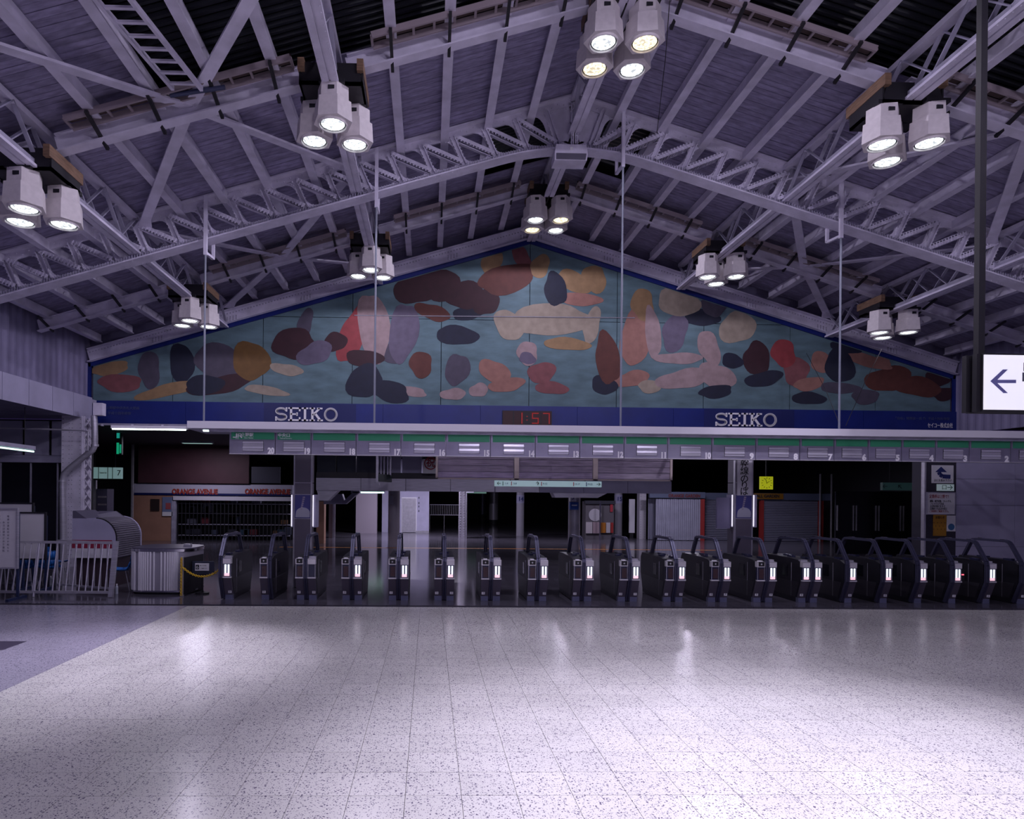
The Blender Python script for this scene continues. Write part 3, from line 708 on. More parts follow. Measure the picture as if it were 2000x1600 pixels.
# ================================================================== side walls and balconies
def corrugated(x, y0, y1, z0, zf, sgn):
    m = MB(); n = int((y1 - y0) / .075); pts = []
    for i in range(n + 1):
        y = y0 + (y1 - y0) * i / n; pts.append((x + sgn * (.012 if (i // 2) % 2 else -.012), y))
    for (xa, ya), (xb, yb) in zip(pts[:-1], pts[1:]): m.add([(xa, ya, z0), (xb, yb, z0), (xb, yb, zf), (xa, ya, zf)], [(0, 1, 2, 3)])
    m.add([(x - sgn * .1, y0, z0), (x - sgn * .1, y1, z0), (x - sgn * .1, y1, zf), (x - sgn * .1, y0, zf)], [(3, 2, 1, 0)])
    return m
zf = rz_(HALF) + .05
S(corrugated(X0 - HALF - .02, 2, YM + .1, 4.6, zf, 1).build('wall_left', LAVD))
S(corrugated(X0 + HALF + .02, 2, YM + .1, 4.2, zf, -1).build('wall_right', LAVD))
XF = -9.98
ba = T('balcony', 'violet-grey panelled balcony edge beside the mural, with boarded soffit', 'balcony', (XF, 15, 4.28))
for i in range(9):
    y1 = 19.95 - i * 1.04 - (0 if i else 0); y0 = y1 - 1.03
    bx('fascia_panel', LAV, ba, XF - .05, XF, y0 + .006, y1 - .006, 4.28, 4.93)
bx('deck', STEELD, ba, -17, XF - .05, 10, 20.3, 4.80, 4.90)
for i in range(10):
    y0 = 10.4 + i * .98
    bx('soffit_panel', LAVD, ba, -17, XF - .05, y0 + .012, y0 + .968, 4.32, 4.36)
# wall under the balcony
wu = S(bx('wall_left', VOID, None, -17, -10.3, YM + .05, YM + .2, 0, 4.3))
for (xa, xb) in ((-16.6, -13.5), (-13.4, -12.35), (-12.25, -11.55), (-11.45, -10.85)):
    bx('upper_panel', LAV, wu, xa, xb, YM - .02, YM + .05, 3.25, 4.28)
bx('lintel', LAV, wu, -16.8, -10.7, YM - .06, YM + .05, 3.02, 3.24)
for (xa, xb) in ((-16.7, -13.0), (-12.95, -12.1), (-12.05, -11.3), (-11.25, -10.6)):
    bx('glass_pane', GLASS, wu, xa, xb, YM + .01, YM + .05, .05, 3.0)
for x in (-12.97, -12.07, -11.27): bx('mullion', STEELD, wu, x - .02, x + .02, YM - .02, YM + .05, 0, 3.0)
S(bx('wall_left', LAVD, None, -17.2, -17, -9, YM + .2, 0, 4.8))
# riveted column
YC = 19.35
xa, xb = P(120, 950, YC).x, P(160, 950, YC).x
rc = T('riveted_column', 'grey riveted steel column with lattice side under the balcony corner', 'column', ((xa + xb) / 2, YC, 0))
bx('front_plate', STEEL, rc, xa, xb, YC - .02, YC + .02, 0, 4.32); bx('back_plate', STEEL, rc, xa, xb, YC + .45, YC + .49, 0, 4.32)
bx('side_plate', STEELD, rc, xa, xa + .03, YC + .02, YC + .45, 0, 4.32)
for yv in (YC + .03, YC + .40): bx('angle', STEEL, rc, xb - .02, xb + .03, yv, yv + .07, 0, 4.32)
for i in range(14):
    z = .1 + i * .3
    MB().bar((xb, YC + .06, z), (xb, YC + .44, z + .3), .02, .06, (1, 0, 0)).bar((xb + .02, YC + .44, z), (xb + .02, YC + .06, z + .3), .02, .06, (1, 0, 0)).build('lattice_bar', STEEL, rc)
rv = MB()
for i in range(34):
    z = .1 + i * .125
    for fx in (.08, .38, .52, .92): rv.rivet((xa + (xb - xa) * fx, YC - .02, z), (0, -1, 0), .018)
rv.build('rivets', STEELD, rc)['kind'] = 'stuff'
# downpipe
YD = 19.0
dpts = [P(*q_, YD) for q_ in ((184, 812), (185, 840), (185, 870), (181, 879), (172, 886), (135, 916), (125, 926), (122, 940), (122, 970), (123, 1040))]
dp = T('downpipe', 'silver-grey downpipe bending around the riveted column', 'pipe', (dpts[-1].x, YD, 0))
dpts.append(Vector((dpts[-1].x, YD, 0)))
MB().tube(dpts, .085, 12).build('pipe', STAIN2, dp, True)
for i in (2, 7): MB().tube([dpts[i] + Vector((0, 0, .03)), dpts[i] - Vector((0, 0, .03))], .10, 12).build('collar', STAIN2, dp, True)
b0, b1, z0, z1 = pr(187, 788, 203, 812, YD)
bx('rain_head', STEEL, dp, b0 - .03, b1, YD - .1, YD + .12, z0, z1)
# conduit under the balcony
cd = [P(0, 836, 18.6), P(160, 841, 18.6), P(172, 843, 18.6), P(171, 880, 18.6)]
tag(MB().tube(cd, .025, 6).build('conduit', STAIN2), 'thin metal conduit running under the balcony soffit', 'pipe')
# fluorescent under the balcony
a, b = P(-30, 868, 16.5), P(66, 880, 16.5 + 1.2)
ft = T('tube_lamp', 'fluorescent tube lamp hanging under the balcony', 'lamp', a)
MB().bar(a + Vector((0, 0, .06)), b + Vector((0, 0, .06)), .14, .10).build('casing', STEELD, ft)
MB().cyl(a - Vector((0, 0, .03)), b - Vector((0, 0, .03)), .022, 8).build('tube', TUBED, ft)
for t in (.25, .8):
    c = a.lerp(b, t); MB().cyl(c + Vector((0, 0, .1)), Vector((c.x, c.y, 4.33)), .008, 6).build('hanger', IRON, ft)
# right side: balcony edge, pipes, panelled wall with notices
br_ = T('balcony', 'dim violet balcony edge behind the hanging arrow sign', 'balcony', (16.3, 15, 4.2))
for i in range(6):
    y1 = 19.9 - i * 1.3
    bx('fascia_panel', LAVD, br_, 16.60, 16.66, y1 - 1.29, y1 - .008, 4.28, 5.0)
bx('deck', VOID, br_, 16.67, 20.9, 11, 20.3, 4.35, 4.5)
YR = 17.6
wr0 = P(1867, 980, YR).x
wr = S(bx('wall_right', VOID, None, wr0, 21, YR + .05, YR + .2, 0, 3.9))
zs = [0, P(1930, 1030, YR).z, P(1930, 988, YR).z, P(1930, 937, YR).z, 3.6]
zs = [0.0, .9, P(1930, 987, YR).z, P(1930, 936, YR).z, 3.9]
for za, zb in zip(zs[:-1], zs[1:]):
    for xa, xb in ((wr0, P(1982, 980, YR).x), (P(1982, 980, YR).x, 17.2), (17.2, 20.9)):
        bx('wall_panel', LAV, wr, xa + .004, xb - .004, YR, YR + .05, za + .004, zb - .004)
S(bx('wall_right', LAVD, None, 21, 21.2, -9, YM + 3, 0, 4.4))
p0, p1 = P(1805, 980, YR).x, P(1867, 980, YR).x
pl_ = T('notice_pillar', 'dark pillar covered with notices beside the lavender wall', 'pillar', ((p0 + p1) / 2, YR, 0))
bx('body', mat('pillar_dark', (.035, .032, .05), .5), pl_, p0 + .03, p1, YR, YR + .5, 0, 3.4)
bx('edge_strip', STAIN, pl_, p0 - .01, p0 + .035, YR - .02, YR + .1, 0, 3.4)
def notice(name, x0, y0, x1, y1, Y, m, label, cat='notice', lines=(), frame=None, par=None):
    a, b, za, zb = pr(x0, y0, x1, y1, Y)
    o = T(name, label, cat, ((a + b) / 2, Y, za)) if par is None else par
    bx('sheet', m, o, a, b, Y - .025, Y - .003, za, zb)
    if frame:
        t = .02
        for q_ in ((a - t, b + t, zb, zb + t), (a - t, b + t, za - t, za), (a - t, a, za, zb), (b, b + t, za, zb)): bx('frame', frame, o, q_[0], q_[1], Y - .035, Y - .003, q_[2], q_[3])
    for (s_, fx, fz, sz, mm, *rest_) in lines:
        text(s_, sz, (a + (b - a) * fx, Y - .028, za + (zb - za) * fz), mm, o, ext=.002, width=rest_[0] * (b - a) if rest_ else None)
    return o, a, b, za, zb
REDI = mat('ink_red', (.35, .02, .04), .6); BLUEI = mat('ink_blue', (.02, .03, .16), .6); GRI = mat('ink_green', (.01, .12, .08), .5)
o, a, b, za, zb = notice('direction_notice', 1819, 909, 1861, 944, YR, PAPER, 'white notice with a bent dark arrow on the dark pillar', lines=[('左にお進み下さい', .5, .15, .08, INK, .8)])
cx = (a + b) / 2 - .05; w_ = b - a; h_ = zb - za
m = MB(); m.prism([(cx - .16, YR - .03, za + h_ * .62), (cx, YR - .03, za + h_ * .92), (cx + .16, YR - .03, za + h_ * .62)], (0, .003, 0))
pts = [(cx - .06, za + h_ * .62), (cx - .03, za + h_ * .48), (cx + .04, za + h_ * .38), (cx + .26, za + h_ * .36)]
for q_, r_ in zip(pts[:-1], pts[1:]): m.bar((q_[0], YR - .028, q_[1]), (r_[0], YR - .028, r_[1]), .003, .11, (0, 0, 1))
m.build('arrow', BLUEI, o)
notice('gate_direction_sign', 1829, 946, 1862, 959, YR, mat('sign_pale_lit', (.6, .7, .7), .4, emit=(.6, .8, .8), es=.12), 'small lit sign with a green arrow on the dark pillar', 'sign', lines=[('口', .42, .5, .15, GRI), ('→', .75, .5, .2, GRI)])
notice('ticket_notice', 1810, 963, 1863, 1004, YR, PAPER, 'framed white notice with red heading and dark lines on the pillar',
       lines=[('定期券は上野で！', .45, .82, .11, REDI, .7), ('通勤、通学定期、フレックス、', .5, .60, .07, INK, .8), ('フレックスパルは', .35, .48, .07, INK, .5), ('お求め頂けますと', .38, .36, .07, INK, .55), ('定期券うりばは中央口', .4, .24, .07, INK, .62), ('ご利用をご利用下さい。', .45, .12, .07, REDI, .7)], frame=STEELD)
notice('yellow_poster', 1822, 1005, 1847, 1047, YR, mat('poster_yellow', (.42, .20, .02), .6), 'mustard yellow poster low on the dark pillar', 'poster', lines=[('お知らせ', .5, .85, .09, INK, .7), ('・・・・', .45, .6, .1, INK), ('・・・', .45, .45, .1, INK), ('・・・・', .45, .3, .1, INK)])
o, a, b, za, zb = notice('blue_figure_poster', 1848, 1007, 1865, 1038, YR, PAPER, 'small pale poster with a blue shape beside the mustard poster', 'poster')
MB().cyl(((a + b) / 2, YR - .03, za + .12), ((a + b) / 2, YR - .026, za + .12), .09, 16).build('blue_shape', mat('poster_blue', (.05, .15, .32), .5), o)
for i, x in enumerate((16.95, 17.2, 17.5)):
    tag(MB().cyl((x, 18.3, 3.7), (x, 18.3, 4.4), .06 - .012 * i, 10).build('service_pipe', STEELD), ['thick grey service pipe below the dim balcony', 'middle grey service pipe below the dim balcony', 'thin grey service pipe below the dim balcony'][i], 'pipe', 'service pipes below the dim balcony')

# ================================================================== hanging arrow sign
YS = 8.0
a, b, za, zb = pr(1922, 694, 2075, 801, YS)
asg = T('arrow_sign', 'hanging lightbox sign with a violet arrow on white, on a black pole', 'sign', (a, YS, za))
bx('lightbox_case', IRON, asg, a - .01, b, YS + .01, YS + .26, za - .02, zb + .02)
bx('face', SIGNW, asg, a, b, YS, YS + .012, za, zb)
bx('rear_face', SIGNW, asg, a, b, YS + .262, YS + .272, za, zb)
for (ya, xx) in ((YS + .04, .06), (YS + .15, .10)): bx('end_channel', IRON, asg, a - xx, a - .01, ya, ya + .07, za - .02, zb + .02)
pc = P(1911, 400, YS + .15)
MB().box(pc.x - .04, pc.x + .04, YS + .08, YS + .16, za, rz_(pc.x - X0) - .05).build('pole', IRON, asg)
ARR = mat('arrow_violet', (.17, .17, .40), .5)
def px_(x, y): return P(x, y, YS)
m = MB()
for q_ in (((1934.5, 744.5), (1968, 722), None), ):
    pass
tip, th = P(1934.5, 744.6, YS), .024
pA = [P(*q_, YS) for q_ in ((1934, 744.5), (1958.5, 721.8), (1968, 721.8), (1947.5, 742), (1984, 742), (1984, 748.5), (1947.5, 748.5), (1968, 768), (1959.5, 768))]
def flat(pts, y, th_, name, mm, par): MB().prism([(p_.x, y, p_.z) for p_ in pts], (0, th_, 0)).build(name, mm, par)
flat([pA[0], pA[8], pA[7], pA[6]], YS - .004, .003, 'arrow', ARR, asg); flat([pA[0], pA[3], pA[2], pA[1]], YS - .0045, .003, 'arrow', ARR, asg); flat([pA[0], pA[6], pA[5], pA[4], pA[3]], YS - .0043, .003, 'arrow', ARR, asg)
c = P(2012, 730, YS); text('出口', .30, (c.x + .17, YS - .003, c.z), mat('sign_ink_grey', (.09, .09, .14), .5), asg)

# ================================================================== canopy with gate signs
YK = 13.85
cx0 = P(366, 838, YK - .25).x
can = T('gate_canopy', 'long flat canopy with pale edge strip over the ticket gates', 'canopy', (6, YK, 3.4))
bx('edge_strip', WHITE, can, cx0, 17.5, YK - .27, YK - .20, 3.455, 3.60)
bx('slab', STEELD, can, cx0, 17.5, YK - .20, YK + .9, 3.44, 3.56)
for i_ in range(15): bx('support_arm', STEELD, can, cx0 + .5 + i_ * 1.45, cx0 + .56 + i_ * 1.45, YK + .9, YK + 2.15, 3.44, 3.50)
bx('under_channel', STEELD, can, cx0 + .4, 17.5, YK - .16, YK - .02, 3.40, 3.44)
ex = [447.5, 537.5, 607.5, 695.5, 783, 871, 958, 1045.5, 1132.5, 1219, 1304, 1390, 1476, 1562, 1629, 1695.5, 1761, 1827, 1893, 1974, 2045]
NUMW = 'zero one two three four five six seven eight nine ten eleven twelve thirteen fourteen fifteen sixteen seventeen eighteen nineteen twenty'.split()
SGRP = 'numbered sign panels over the ticket gates'
for i, (pa, pb) in enumerate(zip(ex[:-1], ex[1:])):
    a, b = P(pa, 870, YK - .06).x, P(pb, 870, YK - .06).x; n = 20 - i
    o = T('gate_sign', f'silver sign panel with green band over the gates, numbered {NUMW[n]}', 'sign', ((a + b) / 2, YK, 2.95), SGRP)
    bx('panel', PANEL, o, a + .006, b - .006, YK - .06, YK + .12, 2.95, 3.42)
    bx('green_band', GREEN, o, a + .045, b - .02, YK - .068, YK - .055, 3.255, 3.40)
    bx('bottom_lip', GATES, o, a + .006, b - .006, YK - .072, YK - .05, 2.95, 2.962)
    sx = a + (b - a) * (.52 if i not in (19,) else .5) - .21; sxb = sx + .42
    bx('slat_frame', INK, o, sx - .006, sxb + .006, YK - .066, YK - .055, 3.012, 3.222)
    for k in range(4):
        z = 3.016 + k * .051
        MB().prism([(sx, YK - .066 - (.012 if k % 2 else .004), z), (sxb, YK - .066 - (.012 if k % 2 else .004), z), (sxb, YK - .07, z + .047), (sx, YK - .07, z + .047)], (0, .008, 0)).build('slat', SLAT, o)
    text(str(n), .165, (b - .085, YK - .064, 3.02), LETTER, o, name='numeral', bold=.009, sx=.8 if n > 9 else 1.0)
    if i == 0:
        # railway emblem: joined J and R strokes
        m = MB(); ey = YK - .075; ex0 = a + .14; ez = 3.30
        def stk(pts, w_):
            for q_, r_ in zip(pts[:-1], pts[1:]): m.bar((q_[0], ey, q_[1]), (r_[0], ey, r_[1]), .004, w_, (0, 0, 1))
        stk([(ex0 - .06, ez), (ex0 - .05, ez - .005), (ex0 + .0, ez - .005)], .022)
        m.box(ex0, ex0 + .024, ey - .002, ey + .002, ez - .016, ez + .075)
        m.box(ex0 + .034, ex0 + .056, ey - .002, ey + .002, ez - .016, ez + .075)
        m.box(ex0 + .034, ex0 + .11, ey - .002, ey + .002, ez + .056, ez + .075)
        m.box(ex0 + .10, ex0 + .12, ey - .002, ey + .002, ez + .028, ez + .07)
        m.box(ex0 + .05, ex0 + .11, ey - .002, ey + .002, ez + .022, ez + .038)
        stk([(ex0 + .08, ez + .028), (ex0 + .125, ez - .016)], .024)
        m.build('emblem', LETTER, o)
        text('上野駅', .085, (a + .37, YK - .072, 3.345), LETTER, o, bold=.001); text('Ueno Station', .036, (a + .40, YK - .072, 3.285), LETTER, o)
        text('JR East', .024, (a + .17, YK - .072, 3.268), LETTER, o)
    if i == 1:
        text('中央口', .085, (a + .18, YK - .072, 3.345), LETTER, o, bold=.001); text('Central Entrance', .036, (a + .22, YK - .072, 3.285), LETTER, o)
# tube lamps under the canopy's end
for (xa, xb, yv, lb) in ((219, 366, 838, 'long bright fluorescent tube lamp reaching past the canopy end'), (396, 455, 841.5, 'short bright fluorescent tube lamp under the canopy end')):
    a, b = P(xa, yv, YK), P(xb, yv, YK)
    o = T('tube_lamp', lb, 'lamp', (a.x, YK, a.z))
    bx('casing', WHITE, o, a.x, b.x, YK - .06, YK + .06, a.z + .01, a.z + .07)
    bx('arm', STEELD, o, b.x - .3, b.x + .1, YK + .02, YK + .05, a.z + .06, 3.5)
    MB().cyl((a.x + .02, YK - .03, a.z), (b.x - .02, YK - .03, a.z), .018, 8).build('tube', TUBE, o)
# suspension rods with brackets on the truss
for (pxr, lb) in ((398, 'slim suspension rod with bracket holding the canopy end near the kiosk'), (731, 'slim suspension rod crossing the mural near the small basket-like patches'), (1212, 'slim suspension rod crossing the mural beside the tall pink patches'), (1639, 'slim suspension rod crossing the mural beside the arrow-sign lamps')):
    pb = P(pxr, 835, 14.0); u = abs(pb.x - X0); s = 1 if pb.x > X0 else -1
    zt = rz_(u) - .12
    o = T('suspension_rod', lb, 'rod', (pb.x, 14.0, 3.6), 'rods carrying the canopy')
    MB().cyl((pb.x, 14.0, 3.6), (pb.x, 14.0, zt - 1.15), .022, 8).build('rod', mat('rod_dull', (.24, .26, .33), .5), o)
    MB().bar((pb.x, 14.0, zt - 1.25), (pb.x, 14.0, zt + .0), .07, .06).build('bracket_arm', STEEL, o)
    MB().bar((pb.x, 14.0, zt - 1.2), (pb.x, 14.5, zt - 1.15), .06, .05).bar((pb.x, 14.5, zt - 1.15), (pb.x, 14.5, zt - .6), .06, .05).build('bracket_hook', STEEL, o)
# loudspeaker under the crown
c = P(1113, 305, 14.05)
sp = T('loudspeaker', 'grey box loudspeaker hung under the crown of the arched truss', 'speaker', c)
MB().prism([(c.x - .32, 13.9, c.z + .17), (c.x + .32, 13.9, c.z + .17), (c.x + .35, 13.9, c.z - .02), (c.x + .33, 13.9, c.z - .16), (c.x - .35, 13.9, c.z - .16), (c.x - .35, 13.9, c.z - .02)][::-1], (0, .38, 0)).build('case', STEEL, sp)
MB().prism([(c.x - .32, 13.89, c.z - .02), (c.x + .32, 13.89, c.z - .02), (c.x + .30, 13.89, c.z - .15), (c.x - .32, 13.89, c.z - .15)][::-1], (0, .02, 0)).build('grille', mat('grille_grey', (.12, .11, .16), .6), sp)
bx('badge', LETTER, sp, c.x - .03, c.x + .03, 13.885, 13.9, c.z + .05, c.z + .11)
MB().cyl((c.x, 14.1, c.z + .15), (c.x, 14.1, 9.62), .03, 8).build('mount', STEELD, sp)

# ================================================================== ticket gates
YG = 13.56
GG = 'ticket gates in a row under the canopy'
def sweep_rail(m, x, w_, d, path):
    """rectangular rail along a path in the y-z plane at x"""
    for (a, b) in zip(path[:-1], path[1:]):
        m.bar((x, a[0], a[1]), (x, b[0], b[1]), w_, d, (1, 0, 0) if False else (0, 0, 1) if abs(b[1] - a[1]) < abs(b[0] - a[0]) else (0, 1, 0))
RAILP = [(.03, .02), (.0, .10), (-.155, .45), (-.160, .80), (-.14, .88), (.10, 1.225), (.14, 1.262), (.20, 1.285), (.95, 1.285), (1.06, 1.275), (1.12, 1.235), (1.33, .88)]
def gate_half(o, xa, xb, X, kind):
    """front pieces of one side of a gate; kind: screen, reader, blank"""
    Y = YG
    m = MB(); m.prism([(xa, Y, .095), (xa, Y - .145, .45), (xa, Y - .10, .45), (xa, Y + .05, .095)], (xb - xa, 0, 0)); m.build('lower_panel', GATEP, o)
    bx('plinth', PLINTH, o, xa + .005, xb - .005, Y + .0, Y + .10, 0, .095)
    bx('ledge', GATES, o, xa - .003, xb + .003, Y - .165, Y - .10, .452, .476)
    win = bx('window', GLASSD, o, xa, xb, Y - .150, Y - .10, .476, .735)
    for x in (xa + .004, xb - .012): bx('window_edge', STAIN, win, x, x + .008, Y - .154, Y - .148, .48, .73)
    w_ = xb - xa; c = (xa + xb) / 2
    if kind == 'screen':
        bx('screen_strip', SCRW, win, c - w_ * .30, c - w_ * .05, Y - .156, Y - .149, .55, .722); bx('screen_strip', SCRW, win, c + w_ * .10, c + w_ * .32, Y - .156, Y - .149, .55, .722)
        bx('screen_foot', SCRP, win, c - w_ * .32, c + w_ * .32, Y - .156, Y - .149, .492, .548)
    elif kind == 'reader':
        bx('reader_plate', READER, win, c - w_ * .26, c + w_ * .34, Y - .156, Y - .149, .50, .70)
    cap = bx('cap', GATES, o, xa, xb, Y - .165, Y - .06, .737, .848)
    bx('cap_edge', CHROME, cap, xa, xb, Y - .168, Y - .163, .840, .850)
    if kind == 'reader':
        bx('slot_plate', IRON, cap, xa + w_ * .14, xb - w_ * .10, Y - .172, Y - .163, .757, .845)
        bx('slot_mark', LETTER, cap, c - .018, c + .018, Y - .176, Y - .171, .795, .803); bx('slot_mark', LETTER, cap, c - .004, c + .004, Y - .176, Y - .171, .781, .817)
        bx('slot_label', LETTER, cap, c - .035, c + .035, Y - .15, Y - .06, .848, .868)
    else:
        bx('cap_lip', STAIN, cap, xa + .01, xb - .01, Y - .07, Y + .02, .848, .885)
def make_gate(X, halves, lk, rk, label):
    o = T('ticket_gate', label, 'ticket gate', (X, YG, 0), GG); Y = YG
    xl = X - .20 if 'L' in halves else X - .035; xr = X + .20 if 'R' in halves else X + .035
    prof = [(.06, .01), (.05, .09), (-.10, .45), (-.10, .82), (.05, .875), (.35, .895), (1.42, .895), (1.50, .80), (1.50, .45), (1.36, .09), (1.36, .01)]
    MB().prism([(xl + .006, Y + a, b) for a, b in prof][::-1], (xr - xl - .012, 0, 0)).build('body', GATEB, o)
    for x in (xl, xr - .008):
        MB().prism([(x, Y + a, b) for a, b in [(.10, .10), (-.02, .42), (1.42, .42), (1.30, .10)]], (.008, 0, 0)).build('side_panel', GATEP if False else mat('gate_side_dark', (.035, .032, .042), .35), o)
        bx('side_trim', STAIN2, o, x - .001, x + .009, Y + .27, Y + .275, .10, .80)
        bx('sensor_window', GLASS, o, x - .002, x + .010, Y + .42, Y + .62, .50, .74)
    if 'L' in halves: gate_half(o, X - .20, X - .042, X, lk)
    if 'R' in halves: gate_half(o, X + .042, X + .20, X, rk)
    m = MB()
    for dx in (-.021, .021): sweep_rail(m, X + dx, .034, .05, [(Y + a, b) for a, b in RAILP])
    m.build('rail', RAIL, o)
    for a, b in ((.22, .34), (.80, .92)): bx('rail_cap', CHROME, o, X - .03, X + .03, Y + a, Y + b, 1.305, 1.322)
    # ticket slots and flap housing on top
    for (ya, yb, dx) in ((.12, .30, .05), (.45, .62, -.06), (.75, 1.0, .06)):
        if xl < X + dx - .04 and X + dx + .04 < xr: bx('top_unit', GLASSD, o, X + dx - .04, X + dx + .05, Y + ya, Y + yb, .88, .925)
    return o
def badge(o, x, n, side):
    Y = YG; z = .16; y = Y - .030
    m = MB(); m.box(x - .032, x + .032, y - .006, y + .004, z - .028, z + .028); b_ = m.build('number_badge', LETTER, o)
    text(str(n), .052, (x, y - .009, z), INK, b_, name='badge_number', ext=.001, sx=.75)
gates = []
dcent = [596.5, 686.5, 778, 868, 959.5, 1051, 1140, 1230, 1320, 1408, 1497.5, 1586]
proto = None
nums = list(range(19, 6, -1))
for i, px in enumerate(dcent):
    X = P(px, 1130, YG - .15).x; hi, lo = nums[i], nums[i + 1]
    lk, rk = 'reader', 'screen'
    if i == 0: rk = 'blank'
    if i == len(dcent) - 1: lk = 'screen'
    lb = f'wide double ticket gate under the sign numbered {NUMW[lo]}, badges {NUMW[hi]} and {NUMW[lo]}'
    if i in (0, len(dcent) - 1): o = make_gate(X, 'LR', lk, rk, lb)
    elif proto is None: o = proto = make_gate(X, 'LR', lk, rk, lb)
    else:
        o = copy_tree(proto); o.location = (X, YG, 0); o['label'] = lb
    gates.append((o, X, hi, lo))
for o, X, hi, lo in gates: badge(o, X - .15, hi, -1); badge(o, X + .15, lo, 1)
X = P(443, 1130, YG - .15).x - .121
o = make_gate(X, 'R', 'reader', 'screen', 'slim ticket gate at the chain end of the row, screen lit'); badge(o, X + .15, 20, 1)
X = P(515, 1130, YG - .15).x + .121
o = make_gate(X, 'L', 'reader', 'screen', 'slim ticket gate with a dark reader, second from the yellow chain'); badge(o, X - .14, 20, -1)
proto = None
for i, px in enumerate((1665.5, 1735, 1803, 1870.5, 1938, 2006)):
    X = P(px, 1130, YG - .15).x - .121; n = 6 - i
    lb = f'slim ticket gate with a lit screen under the sign numbered {NUMW[n]}'
    if proto is None: o = proto = make_gate(X, 'R', 'reader', 'screen', lb); gl = [(o, X, n)]
    else: o = copy_tree(proto); o.location = (X, YG, 0); o['label'] = lb; gl.append((o, X, n))
for o, X, n in gl:
    badge(o, X + .14, n, 1)
    if n == 3:
        bx('stop_lamp_box', IRON, o, X + .20, X + .28, YG - .13, YG - .05, .50, .72); bx('stop_lamp', REDX, o, X + .215, X + .265, YG - .136, YG - .128, .60, .62)

# ================================================================== columns behind the gates
YP = 15.3
def gate_column(px0, px1, top, label, sign):
    a, b = P(px0, 1000, YP).x, P(px1, 1000, YP).x; zt = 3.44
    o = T('sign_column', label, 'column', ((a + b) / 2, YP, 0))
    body = mat('column_panel', (.17, .15, .20), .4, .3)
    zsplit = [0, P(px0, 1013, YP).z, P(px0, 966, YP).z, P(px0, 943, YP).z, zt]
    for za, zb in zip(zsplit[:-1], zsplit[1:]): bx('face_panel', body, o, a + .025, b - .025, YP, YP + .40, za + .008, zb - .008)
    for x in (a, b - .03): bx('corner_strip', STAIN, o, x, x + .03, YP - .015, YP + .05, 0, zt)
    for z in zsplit[1:-1]: bx('joint_strip', STAIN, o, a + .02, b - .02, YP - .006, YP + .01, z - .008, z + .008)
    # poster
    za, zb = zsplit[1] + .01, zsplit[2] - .01; y = YP - .012
    p_ = bx('poster', mat('poster_violet', (.07, .07, .28), .45), o, a + .035, b - .035, y, y + .01, za, zb)
    cx = (a + b) / 2; h = zb - za
    m = MB(); pts = [(cx - .16, za + .02)] + [(cx + .01 + .16 * math.cos(t), za + .12 + h * .24 * math.sin(t)) for t in [math.pi * k / 10 for k in range(10, -1, -1)]] + [(cx + .165, za + .02)]
    m.prism([(q_[0], y - .003, q_[1]) for q_ in pts], (0, .003, 0)); m.build('dome_shape', mat('poster_pale', (.5, .5, .62), .5), p_)
    m = MB()
    for k in range(7): m.box(cx - .045 + k * .008, cx - .005 + k * .010, y - .006, y - .003, za + h * .36 + k * h * .085, za + h * .36 + k * h * .085 + h * .06)
    m.build('tower_shape', mat('poster_pink', (.45, .38, .50), .5), p_)
    # side light boxes
    za, zb = P(px0, 1030, YP).z, P(px0, 966, YP).z
    for x0_, x1_ in ((a - .05, a - .015), (b + .02, b + .11)):
        bx('side_light_case', LAV, o, x0_, x1_, YP + .02, YP + .3, za, zb)
        bx('side_light', glow('side_tube', (.9, .86, 1.0), .8), o, (x0_ if x0_ < a else x0_) - .004, (x0_ if x0_ < a else x0_) + .018, YP + .0, YP + .02, za + .02, zb - .01)
    return o, a, b
gate_column(573, 609, 0, 'panelled column with poster standing behind the gates, near the orange-lettered shop', False)
o, a, b = gate_column(1434, 1470, 0, 'panelled column with white vertical sign and poster behind the gates', True)
zt, zb = 3.43, P(1452, 968, YP).z
vsn = bx('vertical_sign', mat('sign_face_white', (.72, .70, .78), .4), o, a + .05, b - .04, YP - .03, YP - .012, zb, zt)
for ch, yv in (('新', 877), ('幹', 905), ('線', 921), ('の', 936), ('り', 949), ('ば', 961)):
    c = P(1452, yv, YP - .03); text(ch, .205, ((a + b) / 2, YP - .034, c.z), INK, vsn, name='sign_character', ext=.001, bold=.002)
bx('side_board', LAVD, o, a - .36, a - .05, YP + .1, YP + .16, P(1420, 1033, YP).z, P(1420, 972, YP).z)

# three shuttered boards hanging under the canopy
YBD = 15.6
a, b = P(851, 916, YBD).x, P(1313, 916, YBD).x; z0, z1 = P(1080, 938, YBD).z, 3.44
for i in range(3):
    xa = a + (b - a) * i / 3; xb = a + (b - a) * (i + 1) / 3
    o = T('departure_board', ['blank silvery departure board in cream frame, beside the red celebration sheet', 'blank silvery departure board in cream frame, between two others', 'blank silvery departure board in cream frame, on the shutter side'][i], 'board', ((xa + xb) / 2, YBD, z0), 'blank boards hung under the canopy')
    bx('case', STEELD, o, xa + .02, xb - .02, YBD + .03, YBD + .3, z0 + .02, z1)
    for q_ in ((xa, xb, z0, z0 + .03), (xa, xa + (.05 if i == 0 else .09), z0, z1), (xb - (.05 if i == 2 else .02), xb, z0, z1)): bx('frame', CREAM, o, q_[0], q_[1], YBD - .02, YBD + .05, q_[2], q_[3])
    n = 6; zz = z0 + .035
    for k in range(n):
        h = (z1 - zz) / n
        MB().prism([(xa + .06, YBD + .012 - .006 * (k % 2), zz + k * h + .004), (xb - .03, YBD + .012 - .006 * (k % 2), zz + k * h + .004), (xb - .03, YBD + .018, zz + (k + 1) * h - .004), (xa + .06, YBD + .018, zz + (k + 1) * h - .004)], (0, .01, 0)).build('louvre', BOARDP, o)

